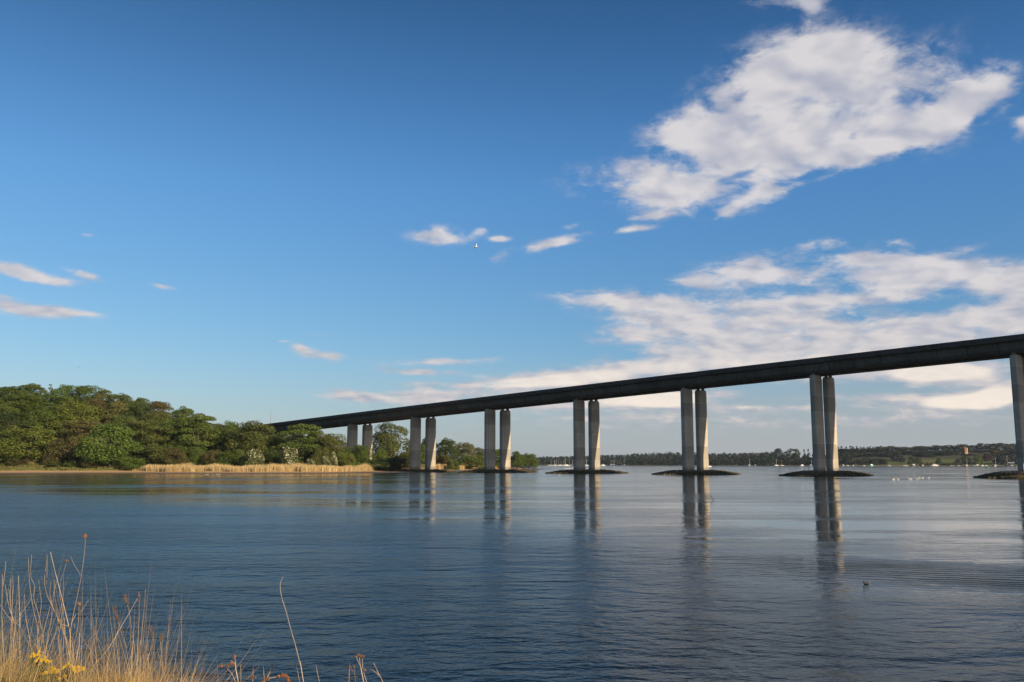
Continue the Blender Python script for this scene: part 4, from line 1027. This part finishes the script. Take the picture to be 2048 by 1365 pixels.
# mallard on the near water
def duck():
    p = on_water(1733, 1169.5); rt = empty('duck', p, R(15)); mb = MB(); bird_body(mb, .30, .075, 0, fat=.2)
    mb.build('body', M['bird_dark'], rt, True)
    mb = MB(); mb.loft([[(.125,-.014,.058),(.125,.014,.058),(.12,.01,.068),(.12,-.01,.068)], [(.155,-.006,.062),(.155,.006,.062),(.15,.005,.069),(.15,-.005,.069)]]); mb.build('tail_feathers', M['bird_white'], rt)
    tag(rt, 'dark duck with a pale tail swimming on the rippled near water', 'bird')
duck()
p = on_water(1427, 1001.5); mb = MB(); q = at_depth(1420.5, 991.5, p[1])
mb.tube([(.06, 0, -.25), (0, 0, 0), tuple((q - p) * .55 + np.array([.015, 0, 0])), tuple(q - p)], [.045, .045, .038, .028], 7)
mb.tube([tuple((q - p) * .7), tuple((q - p) * .78 + np.array([.09, 0, .07]))], [.02, .01], 5)
o = mb.build('stick', M['stick'], None, True); o.location = p; tag(o, 'dark stick poking aslant out of the water right of the fourth columns reflection', 'stick')

# ---------------------------------------------------------------- near bank with dry plants
def near_z(X, Y):
    X = np.asarray(X, float); Y = np.asarray(Y, float)
    z = 3.05 - .43 * np.maximum(0, Y - 3.4) + .22 * sstep(-X, .3, 1.8) - .10 * sstep(X, -.4, .6)
    return np.maximum(z, -1.5) + .05 * np.sin(X * 2.1 + 1) * np.sin(Y * 1.7)
def nz(x, y): return float(near_z(x, y))
def near_material():
    m, t, b = new_mat('near_bank_soil'); n = t.noise(t.pos, 3.0, 6, .65)
    t.put(b.inputs['Base Color'], t.mix(t.mapr(n, .35, .65), (.055, .048, .022), (.14, .10, .05))); b.inputs['Roughness'].default_value = .95
    return m
grid('ground', np.concatenate([np.arange(-60, -8, 4), np.arange(-8, 8.1, .4), np.arange(10, 62, 4)]), np.concatenate([np.arange(-40, 0, 4), np.arange(0, 15.1, .3)]), near_z, near_material())
def straw(name, a, b2, trans=.2):
    return leaf_mat(name, a, b2, trans, .5)
M['straw'] = straw('dry_straw', (.34, .25, .11), (.24, .15, .085)); M['green_blade'] = straw('green_blade', (.10, .125, .025), (.15, .145, .034), .3)
M['stem'] = plain('dead_stem', (.22, .17, .13), .8, .25, 8); M['stem_pale'] = plain('pale_stem', (.34, .27, .20), .8, .2, 8)
M['seed_rust'] = plain('rust_seed', (.17, .075, .035), .9, .35, 30); M['seed_brown'] = plain('brown_seed', (.13, .078, .045), .9, .35, 30)
M['petal'] = plain('yellow_petal', (.46, .30, .006), .6, .12, 20); M['ragwort_leaf'] = leaf_mat('ragwort_leaf', (.06, .09, .02), (.08, .1, .03)); M['disc'] = plain('flower_disc', (.45, .24, .01), .8, .2, 30)
def grass_mass(name, n, mats, label, seed, spots):
    """blades rooted on the slope; spots give where along the bank they grow and how tall"""
    r = np.random.default_rng(seed); V = []; Fc = []; A = []
    w_ = np.array([s[3] for s in spots], float); w_ /= w_.sum()
    for i in range(n):
        s = spots[r.choice(len(spots), p=w_)]
        y = r.uniform(3.1, 4.6); x = (s[0] + r.normal() * s[1] - 1024) / F * y; z = nz(x, y) - .03
        tipz = HC - (s[2] - HZ) / F * y                       # height the tuft reaches
        h = max(.18, (tipz - z)) * (1 - .24 * r.random() ** 1.3) * (1 if r.random() < .93 else 1.12)
        a = r.uniform(0, 2*PI); ln = abs(r.normal()) * .30 * h; lx, ly = math.cos(a) * ln + .04 * h * r.normal(), math.sin(a) * ln * .6
        tall = r.random() < .04; h *= r.uniform(1.15, 1.5) if tall else 1
        wd = r.uniform(.0008, .0012) if tall else r.uniform(.0013, .0032); b = r.uniform(0, PI); dx, dy = math.cos(b) * wd, math.sin(b) * wd
        k = len(V); droop = r.uniform(.2, 1.0)
        for f, q in ((0, 1), (.35, 1), (.7, .75)):
            cx, cy, cz = x + lx * f ** 2, y + ly * f ** 2, z + h * f * (1 - .08 * droop * f)
            V += [(cx - dx*q, cy - dy*q, cz), (cx + dx*q, cy + dy*q, cz)]
        V.append((x + lx, y + ly, z + h * (1 - .12 * droop)))
        Fc += [(k, k+1, k+3, k+2), (k+2, k+3, k+5, k+4), (k+4, k+5, k+6)]; q = r.random(); A += [q] * 3
    tag(mobj(name, V, Fc, mats, attr=A), label, 'grass', kind='stuff')
# px, spread, top row of the tuft, share
SP = [(-60,50,1240,2.0),(5,26,1248,1.7),(45,28,1275,1.5),(90,26,1300,1.3),(130,24,1318,1.1),(170,22,1322,.7),(208,16,1288,.9),(236,16,1276,1.0),(262,18,1290,.9),(300,18,1286,1.0),(326,16,1292,1.2),(352,18,1302,.9),(382,18,1325,.6),(410,14,1338,.4),(470,18,1352,.22),(-140,60,1280,1.5),(300,60,1345,1.2)]
grass_mass('dry_grass', 19000, M['straw'], 'straw-coloured dry grass over the near bank at the lower left', 31, SP)
grass_mass('green_grass', 9000, M['green_blade'], 'greenish grass low among the dry blades at the lower left', 32, [(s[0], s[1], s[2] + 22, s[3] if s[0] < 190 else s[3] * .35) for s in SP])
# single dead stems; polyline in photo pixels, tip first
def c7(pts): return [(x / 4.333, 1050 + y / 4.333) for x, y in pts]
def c8(pts): return [(400 + x / 4.096, 1050 + y / 4.096) for x, y in pts]
def px_line(pts, Y, wob=.0):
    return [at_depth(x, y, Y + wob * i) for i, (x, y) in enumerate(pts)]
def smooth_line(P, k=3):
    P = [np.array(p) for p in P]; out = []
    for i in range(len(P) - 1):
        p0, p1, p2, p3 = P[max(0, i-1)], P[i], P[i+1], P[min(len(P)-1, i+2)]
        for j in range(k):
            f = j / k; out.append(.5 * (2*p1 + (p2-p0)*f + (2*p0-5*p1+4*p2-p3)*f*f + (3*p1-p0-3*p2+p3)*f**3))
    return out + [P[-1]]
STG = 'dead stems standing at the lower left'
def stem(pts, Y, label, r0=.0024, branches=(), head=None, hmat='seed_rust', hsize=.012, mat='stem', name='dead_stem', cat='dead stem', group=STG):
    P = px_line(pts, Y); last = P[-1]
    x, z = last[0], last[2]; zg = nz(x, Y) - .04
    if z > zg + .02:                                            # carry the stalk down to the soil
        dirx = (P[-1] - P[-2]); dirx = dirx / max(1e-6, abs(dirx[2])) ; dx_ = float(np.clip(dirx[0], -1.6, 1.6)) * (z - zg) * .8
        P = P + [np.array([x + dx_, Y, zg])]
    base = P[-1].copy(); S_ = smooth_line(P)
    rt = empty(name, base); rel = lambda L_: [tuple(np.array(p) - base) for p in L_]
    n = len(S_); mb = MB(); mb.tube(rel(S_), [r0 * .64 * (.5 + .6 * i / n) for i in range(n)], 5)
    for bpts in branches:
        B = smooth_line(px_line(bpts, Y)); mb.tube(rel(B), [r0 * .64 * (.4 + .3 * i / len(B)) for i in range(len(B))], 5)
    mb.build('stalk', M[mat], rt, True)
    if head:
        for (hx, hy, kind) in head:
            c = at_depth(hx, hy, Y) - base; mb = MB(); s = hsize
            if kind == 'ball':
                for q in range(16):
                    v = np.array([rnd.gauss(0, 1), rnd.gauss(0, 1), rnd.gauss(0, 1)]); v /= np.linalg.norm(v)
                    mb.blob(tuple(c + v * s * .55), (s*.42, s*.42, s*.5), jit=.6, n=5, k=3)
                for q in range(14):
                    v = np.array([rnd.gauss(0, 1), rnd.gauss(0, 1), rnd.gauss(.5, 1)]); v /= np.linalg.norm(v); mb.tube([tuple(c + v*s*.5), tuple(c + v*s*1.35)], [.0009, .0004], 3)
            else:                                               # a feathery spike along the top of the stalk
                m_ = max(2, n // 3); top = S_[:m_]
                for q in range(46):
                    f = rnd.random() * (m_ - 1.001); i0 = int(f); pz = top[i0] + (top[i0+1] - top[i0]) * (f - i0) - base
                    v = np.array([rnd.gauss(0, 1), rnd.gauss(0, 1), abs(rnd.gauss(0, 1.3))]); v /= np.linalg.norm(v)
                    mb.tube([tuple(pz), tuple(pz + v * s * .6), tuple(pz + v * s * .9 + np.array([0, 0, s*.4]))], [.0011, .0013, .0004], 3)
            mb.build('seed_head', M[hmat], rt)
    tag(rt, label, cat, group); return rt
stem(c7([(738,105),(735,210),(705,440),(660,660),(620,860),(592,1100),(575,1250)]), 4.05, 'tallest dead stem at the lower left, crowned by a rust-coloured seed head', .0026, [c7([(612,275),(640,340),(700,440)])], [(170.2,1072.5,'ball')], hsize=.009)
stem(c7([(437,235),(468,370),(520,570),(562,740),(595,880),(612,1000),(600,1200)]), 3.95, 'straight pale stem slanting down to the right left of the tallest stem', .0034, [c7([(655,780),(610,870)]), c7([(520,860),(595,880)])], mat='stem_pale')
stem(c7([(245,285),(250,420),(262,560),(290,740),(320,860),(325,1000),(330,1120)]), 4.2, 'tall bare stem, left one of two that cross near the top', .003)
stem(c7([(275,260),(265,440),(300,530),(292,640),(330,760),(345,860),(372,1000)]), 4.1, 'tall kinked stem, right one of two that cross near the top', .0026)
stem(c7([(408,258),(404,330),(385,480),(400,590),(435,670),(475,760),(512,860),(455,1000)]), 4.0, 'stem with a thick whitish tip bending out to the right', .0028, [c7([(408,258),(408,400),(402,520)])])
stem(c7([(578,315),(555,400),(530,470),(515,600),(540,760),(505,1000),(520,1120)]), 4.15, 'stem with a small brown tuft left of the tallest stem', .0024, [], [(133.4,1122.5,'ball')], 'seed_brown', .008)
stem(c7([(18,425),(20,520),(15,760),(20,950),(30,1100)]), 3.8, 'stem with a thick brown tip at the left picture edge', .0034, [c7([(50,315),(45,380),(24,540)])])
stem(c7([(95,470),(90,640),(102,800),(132,870),(120,1000),(105,1150)]), 4.0, 'thick stem meeting the forked one at a knot', .0034)
stem(c7([(160,440),(163,540),(165,640),(170,780),(172,950)]), 4.3, 'short pale upright stem right of the knot', .0026, mat='stem_pale')
stem(c7([(45,520),(60,620),(82,730),(132,870),(135,1000),(112,1180)]), 3.9, 'stem leaning right into the knot', .0032, [c7([(270,640),(225,710),(180,780),(135,870)]), c7([(0,690),(55,775),(132,870)])])
stem(c7([(335,480),(350,600),(358,680),(345,790),(328,880),(340,1060)]), 4.25, 'slender dark stem in the middle of the stem cluster', .0026)
stem(c7([(440,490),(432,600),(450,700),(446,800),(420,950),(395,1110)]), 4.3, 'wavy stem left of the long slanting pale one', .0028)
stem(c7([(475,480),(470,600),(452,720),(440,860),(400,1060)]), 4.35, 'thin straight stem behind the wavy one', .0022)
stem(c7([(552,430),(548,560),(545,680),(552,820),(570,1000)]), 4.3, 'thin upright stem below the small brown tuft', .0022)
stem(c7([(684,680),(682,800),(668,920),(640,1060),(632,1160)]), 3.9, 'stem with a tan tuft under the tallest stem', .0028, [c7([(768,650),(730,710),(692,770)])], [(158,1208.5,'ball')], 'seed_brown', .009)
stem(c7([(692,930),(685,1040),(668,1140),(655,1230)]), 3.8, 'short stem standing by the yellow flowers on the right', .0028, mat='stem_pale')
for i, pts in enumerate([[(212,600),(216,720),(228,850),(250,950)],[(110,440),(112,560),(105,700)],[(80,560),(88,700),(105,850)],[(560,880),(550,1000),(545,1150)],[(380,930),(340,1010),(290,1130)],[(610,890),(608,1010),(600,1180)],[(650,860),(632,980),(625,1120)],[(365,880),(375,1000),(372,1120)]]):
    stem(c7(pts), 4.05 + .06 * i, 'short bare stalk low in the dense cluster of dead stems', .0024, group='short stalks low in the stem cluster')
stem(c7([(985,725),(1010,800),(1040,885),(1070,1000),(1105,1090),(1135,1180)]), 4.0, 'grass stalk with a brown spike, left one of the right-hand group', .0018, [], [(0,0,'spike')], 'seed_brown', .012, 'stem', 'seed_stalk', 'grass stalk')
stem(c7([(1080,622),(1098,680),(1122,770),(1150,980),(1172,1130)]), 4.0, 'grass stalk with a tan spike right of the brown-spiked one', .0018, [], [(0,0,'spike')], 'seed_brown', .010, 'stem', 'seed_stalk', 'grass stalk')
stem(c7([(1190,640),(1150,710),(1105,790),(1040,900),(960,1040),(860,1175),(750,1350)]), 3.7, 'long arching stalk slanting across the other grass stalks', .0026, mat='stem_pale', name='seed_stalk', cat='grass stalk')
stem(c7([(1205,588),(1207,680),(1203,830),(1195,1000),(1188,1150)]), 4.05, 'upright grass stalk with a small dark tip', .002, [], [(0,0,'spike')], 'seed_brown', .007, 'stem', 'seed_stalk', 'grass stalk')
stem(c7([(1261,555),(1255,650),(1240,800),(1225,980),(1212,1160)]), 4.1, 'thin pale stalk, last tall one to the right of the clump', .0017, name='seed_stalk', cat='grass stalk')
stem(c7([(1305,888),(1325,970),(1345,1060),(1390,1180)]), 4.0, 'short seed stalk leaning left above the right-hand grass tuft', .002, [], [(0,0,'spike')], 'seed_brown', .008, 'stem', 'seed_stalk', 'grass stalk')
stem(c7([(1394,955),(1392,1040),(1400,1120)]), 4.0, 'short upright seed stalk above the right-hand grass tuft', .002, [], [(0,0,'spike')], 'seed_brown', .007, 'stem', 'seed_stalk', 'grass stalk')
stem(c8([(682,428),(662,465),(657,515),(668,590),(705,710),(745,860),(785,1000),(820,1150),(850,1300)]), 3.6, 'single thin leaning stalk standing alone over the dark water', .0021, mat='stem_pale', name='seed_stalk', cat='grass stalk', group=None)
def c9(pts): return [(420 + x / 5.689, 1290 + y / 5.689) for x, y in pts]
def h9(*pts): return [(420 + x / 5.689, 1290 + y / 5.689, 'ball') for x, y in pts]
stem(c9([(1700,130),(1705,200),(1725,330),(1750,440)]), 3.5, 'right-hand dried flower stem with a cluster of brown heads', .0026, [c9([(1665,145),(1690,200),(1715,250)]), c9([(1745,140),(1732,190),(1745,300),(1785,430)])], h9((1690,118),(1663,138),(1712,132),(1745,132),(1762,290)), 'seed_brown', .0055, 'stem_pale', 'dried_flower', 'dried flower', None)
stem(c9([(1590,262),(1585,330),(1580,440)]), 3.5, 'lower dried flower stem left of the brown cluster', .0024, [c9([(1640,250),(1645,320),(1655,440)]), c9([(1605,265),(1630,310)])], h9((1588,255),(1640,245),(1578,385),(1652,370)), 'seed_brown', .0050, 'stem', 'dried_flower', 'dried flower', None)
stem(c9([(283,150),(292,220),(300,330),(325,440)]), 3.6, 'dried flower stem with rust heads right of the grass tufts', .0026, [c9([(225,175),(270,200),(290,225)]), c9([(135,240),(200,225),(285,220)]), c9([(195,270),(250,330),(290,430)])], h9((280,132),(130,240),(205,230),(245,212),(272,228)), 'seed_rust', .0062, 'stem_pale', 'dried_flower', 'dried flower', None)
stem(c9([(487,380),(485,440)]), 3.6, 'small dried flower head at the bottom edge', .0022, [], h9((470,372),(490,368),(508,374)), 'seed_brown', .0055, 'stem', 'dried_flower', 'dried flower', None)
stem(c9([(880,395),(865,355),(820,345),(760,365),(690,378),(640,395),(610,440)]), 3.5, 'drooping tan seed plume nodding over at the bottom edge', .0028, [], h9((885,400),(882,378),(868,360),(845,350),(822,348),(895,420),(780,362),(660,388),(640,394),(600,425)), 'seed_rust', .0068, 'stem_pale', 'dried_flower', 'dried flower', None)
stem(c9([(1820,275),(1880,310),(1930,365),(1975,440)]), 3.5, 'bent dry blade arching to the left at the bottom edge', .0019, mat='stem_pale', name='grass_blade', cat='grass blade', group=None)
stem(c9([(1210,290),(1225,350),(1248,440)]), 3.6, 'short leaning blade right of the single thin stalk', .0017, name='grass_blade', cat='grass blade', group=None)
stem(c9([(1000,340),(1012,390),(1025,440)]), 3.6, 'short blade just left of the single thin stalk', .0015, name='grass_blade', cat='grass blade', group=None)
stem(c9([(605,310),(615,370),(622,440)]), 3.6, 'short blade standing before the drooping plume', .0017, name='grass_blade', cat='grass blade', group=None)
stem(c9([(345,220),(350,330),(352,440)]), 3.6, 'straight blade right of the rust-headed dried flower', .0018, name='grass_blade', cat='grass blade', group=None)
# ragwort
def ragwort(heads, Y, label, seed):
    r = random.Random(seed)
    cx = sum(h[0] for h in heads) / len(heads); x = (cx - 1024) / F * Y; zg = nz(x, Y) - .03; base = np.array([x, Y, zg]); rt = empty('ragwort', base)
    mb = MB(); leaves_C, leaves_N = [], []
    topz = min(at_depth(h[0], h[1], Y)[2] for h in heads); fork = np.array([x, Y, zg + (topz - zg) * .55])
    mb.tube([(0, 0, 0), tuple((fork - base) * .5 + np.array([.01, 0, 0])), tuple(fork - base)], [.005, .0045, .004], 6)
    heads = [h for h in heads] + [(h[0] + r.gauss(0, 3.2), h[1] + r.gauss(0, 2.2)) for h in heads]
    for h in heads:
        c = at_depth(h[0], h[1], Y) + np.array([0, r.uniform(-.03, .03), 0]); mb.tube([tuple(fork - base), tuple((fork + c) / 2 - base + np.array([0, 0, -.01])), tuple(c - base)], [.003, .0022, .0016], 5)
        fm = MB(); c = c - base
        for k in range(13):
            w_ = 2 * PI * k / 13; u = np.array([math.cos(w_), .62 * math.sin(w_), .78 * math.sin(w_) + .12]); v = np.array([-math.sin(w_), .62 * math.cos(w_), .78 * math.cos(w_)]); L_ = .0060
            a0 = c + u * .003; a1 = c + u * L_ * .6; a2 = c + u * L_
            fm.loft([[tuple(a0 - v*.0010), tuple(a0 + v*.0010), tuple(a0 + np.array([0,0,.0008]))], [tuple(a1 - v*.0020), tuple(a1 + v*.0020), tuple(a1 + np.array([0,0,.001]))], [tuple(a2 - v*.0010), tuple(a2 + v*.0010), tuple(a2 + np.array([0,0,.0006]))]])
        fl = fm.build('flower', M['petal'], rt)
        dm = MB(); dm.blob(tuple(c + np.array([0, 0, .001])), (.0030, .0030, .0026), n=8); dm.build('flower_disc', M['disc'], fl, True)
    mb.build('stem', M['ragwort_leaf'], rt, True)
    n = 150; C = np.array([[r.gauss(0, .07), r.gauss(0, .06), r.uniform(.1, (topz - zg) * .95)] for _ in range(n)]); rr = np.random.default_rng(seed)
    V, Fc = leaf_quads(C, rr.normal(size=(n, 3)) + np.array([0, -.5, .6]), rr.uniform(.010, .024, n), rr)
    mobj('leaves', V, Fc, M['ragwort_leaf'], rt, attr=rr.random(n)); tag(rt, label, 'flower', 'yellow ragwort in the grass')
def hd(*pts): return [(x / 6.827, 1240 + y / 6.827) for x, y in pts]
ragwort(hd((485,455),(470,470),(492,488),(530,530),(545,545),(585,535),(600,550),(578,560),(640,555),(665,548),(680,560)), 3.75, 'ragwort with the highest yellow flowers, scattered down to the right', 1)
ragwort(hd((640,715),(665,700),(690,690),(700,710),(725,715),(745,710),(765,725),(680,720),(840,790),(850,785)), 3.6, 'ragwort with a low broad band of yellow flowers near the bottom edge', 2)
ragwort(hd((1005,650),(1030,655),(1050,672),(1075,690),(1095,672),(1060,695),(1030,680),(905,640),(920,645)), 3.7, 'ragwort with a bright yellow flower cluster furthest right', 3)
ragwort(hd((1780,845),(1770,850),(1795,850)), 3.6, 'ragwort with a few yellow heads among dry grass at the bottom edge', 4)

# ---------------------------------------------------------------- the air: far woods fade a little to blue
mb = MB(); mb.box(-1500, 2800, -90, 3100, -4.0, 110); hz_ = mb.build('haze', None)
hm = bpy.data.materials.new('air'); hm.use_nodes = True; hn = hm.node_tree; hn.nodes.remove(hn.nodes['Principled BSDF'])
pv = hn.nodes.new('ShaderNodeVolumePrincipled'); pv.inputs['Color'].default_value = (.62, .78, 1.0, 1); pv.inputs['Density'].default_value = .000028; pv.inputs['Anisotropy'].default_value = .2
hn.links.new(pv.outputs[0], hn.nodes['Material Output'].inputs['Volume']); hz_.data.materials.clear(); hz_.data.materials.append(hm)
tag(hz_, kind='stuff')

# ---------------------------------------------------------------- render settings
vs = sc.view_settings; sc.display_settings.display_device = 'sRGB'
vs.view_transform = 'Standard'; vs.look = 'None'; vs.exposure = EXPO; vs.gamma = 1.0; vs.use_curve_mapping = False
sc.cycles.max_bounces = 8; sc.cycles.transparent_max_bounces = 8; sc.cycles.caustics_reflective = False; sc.cycles.caustics_refractive = False
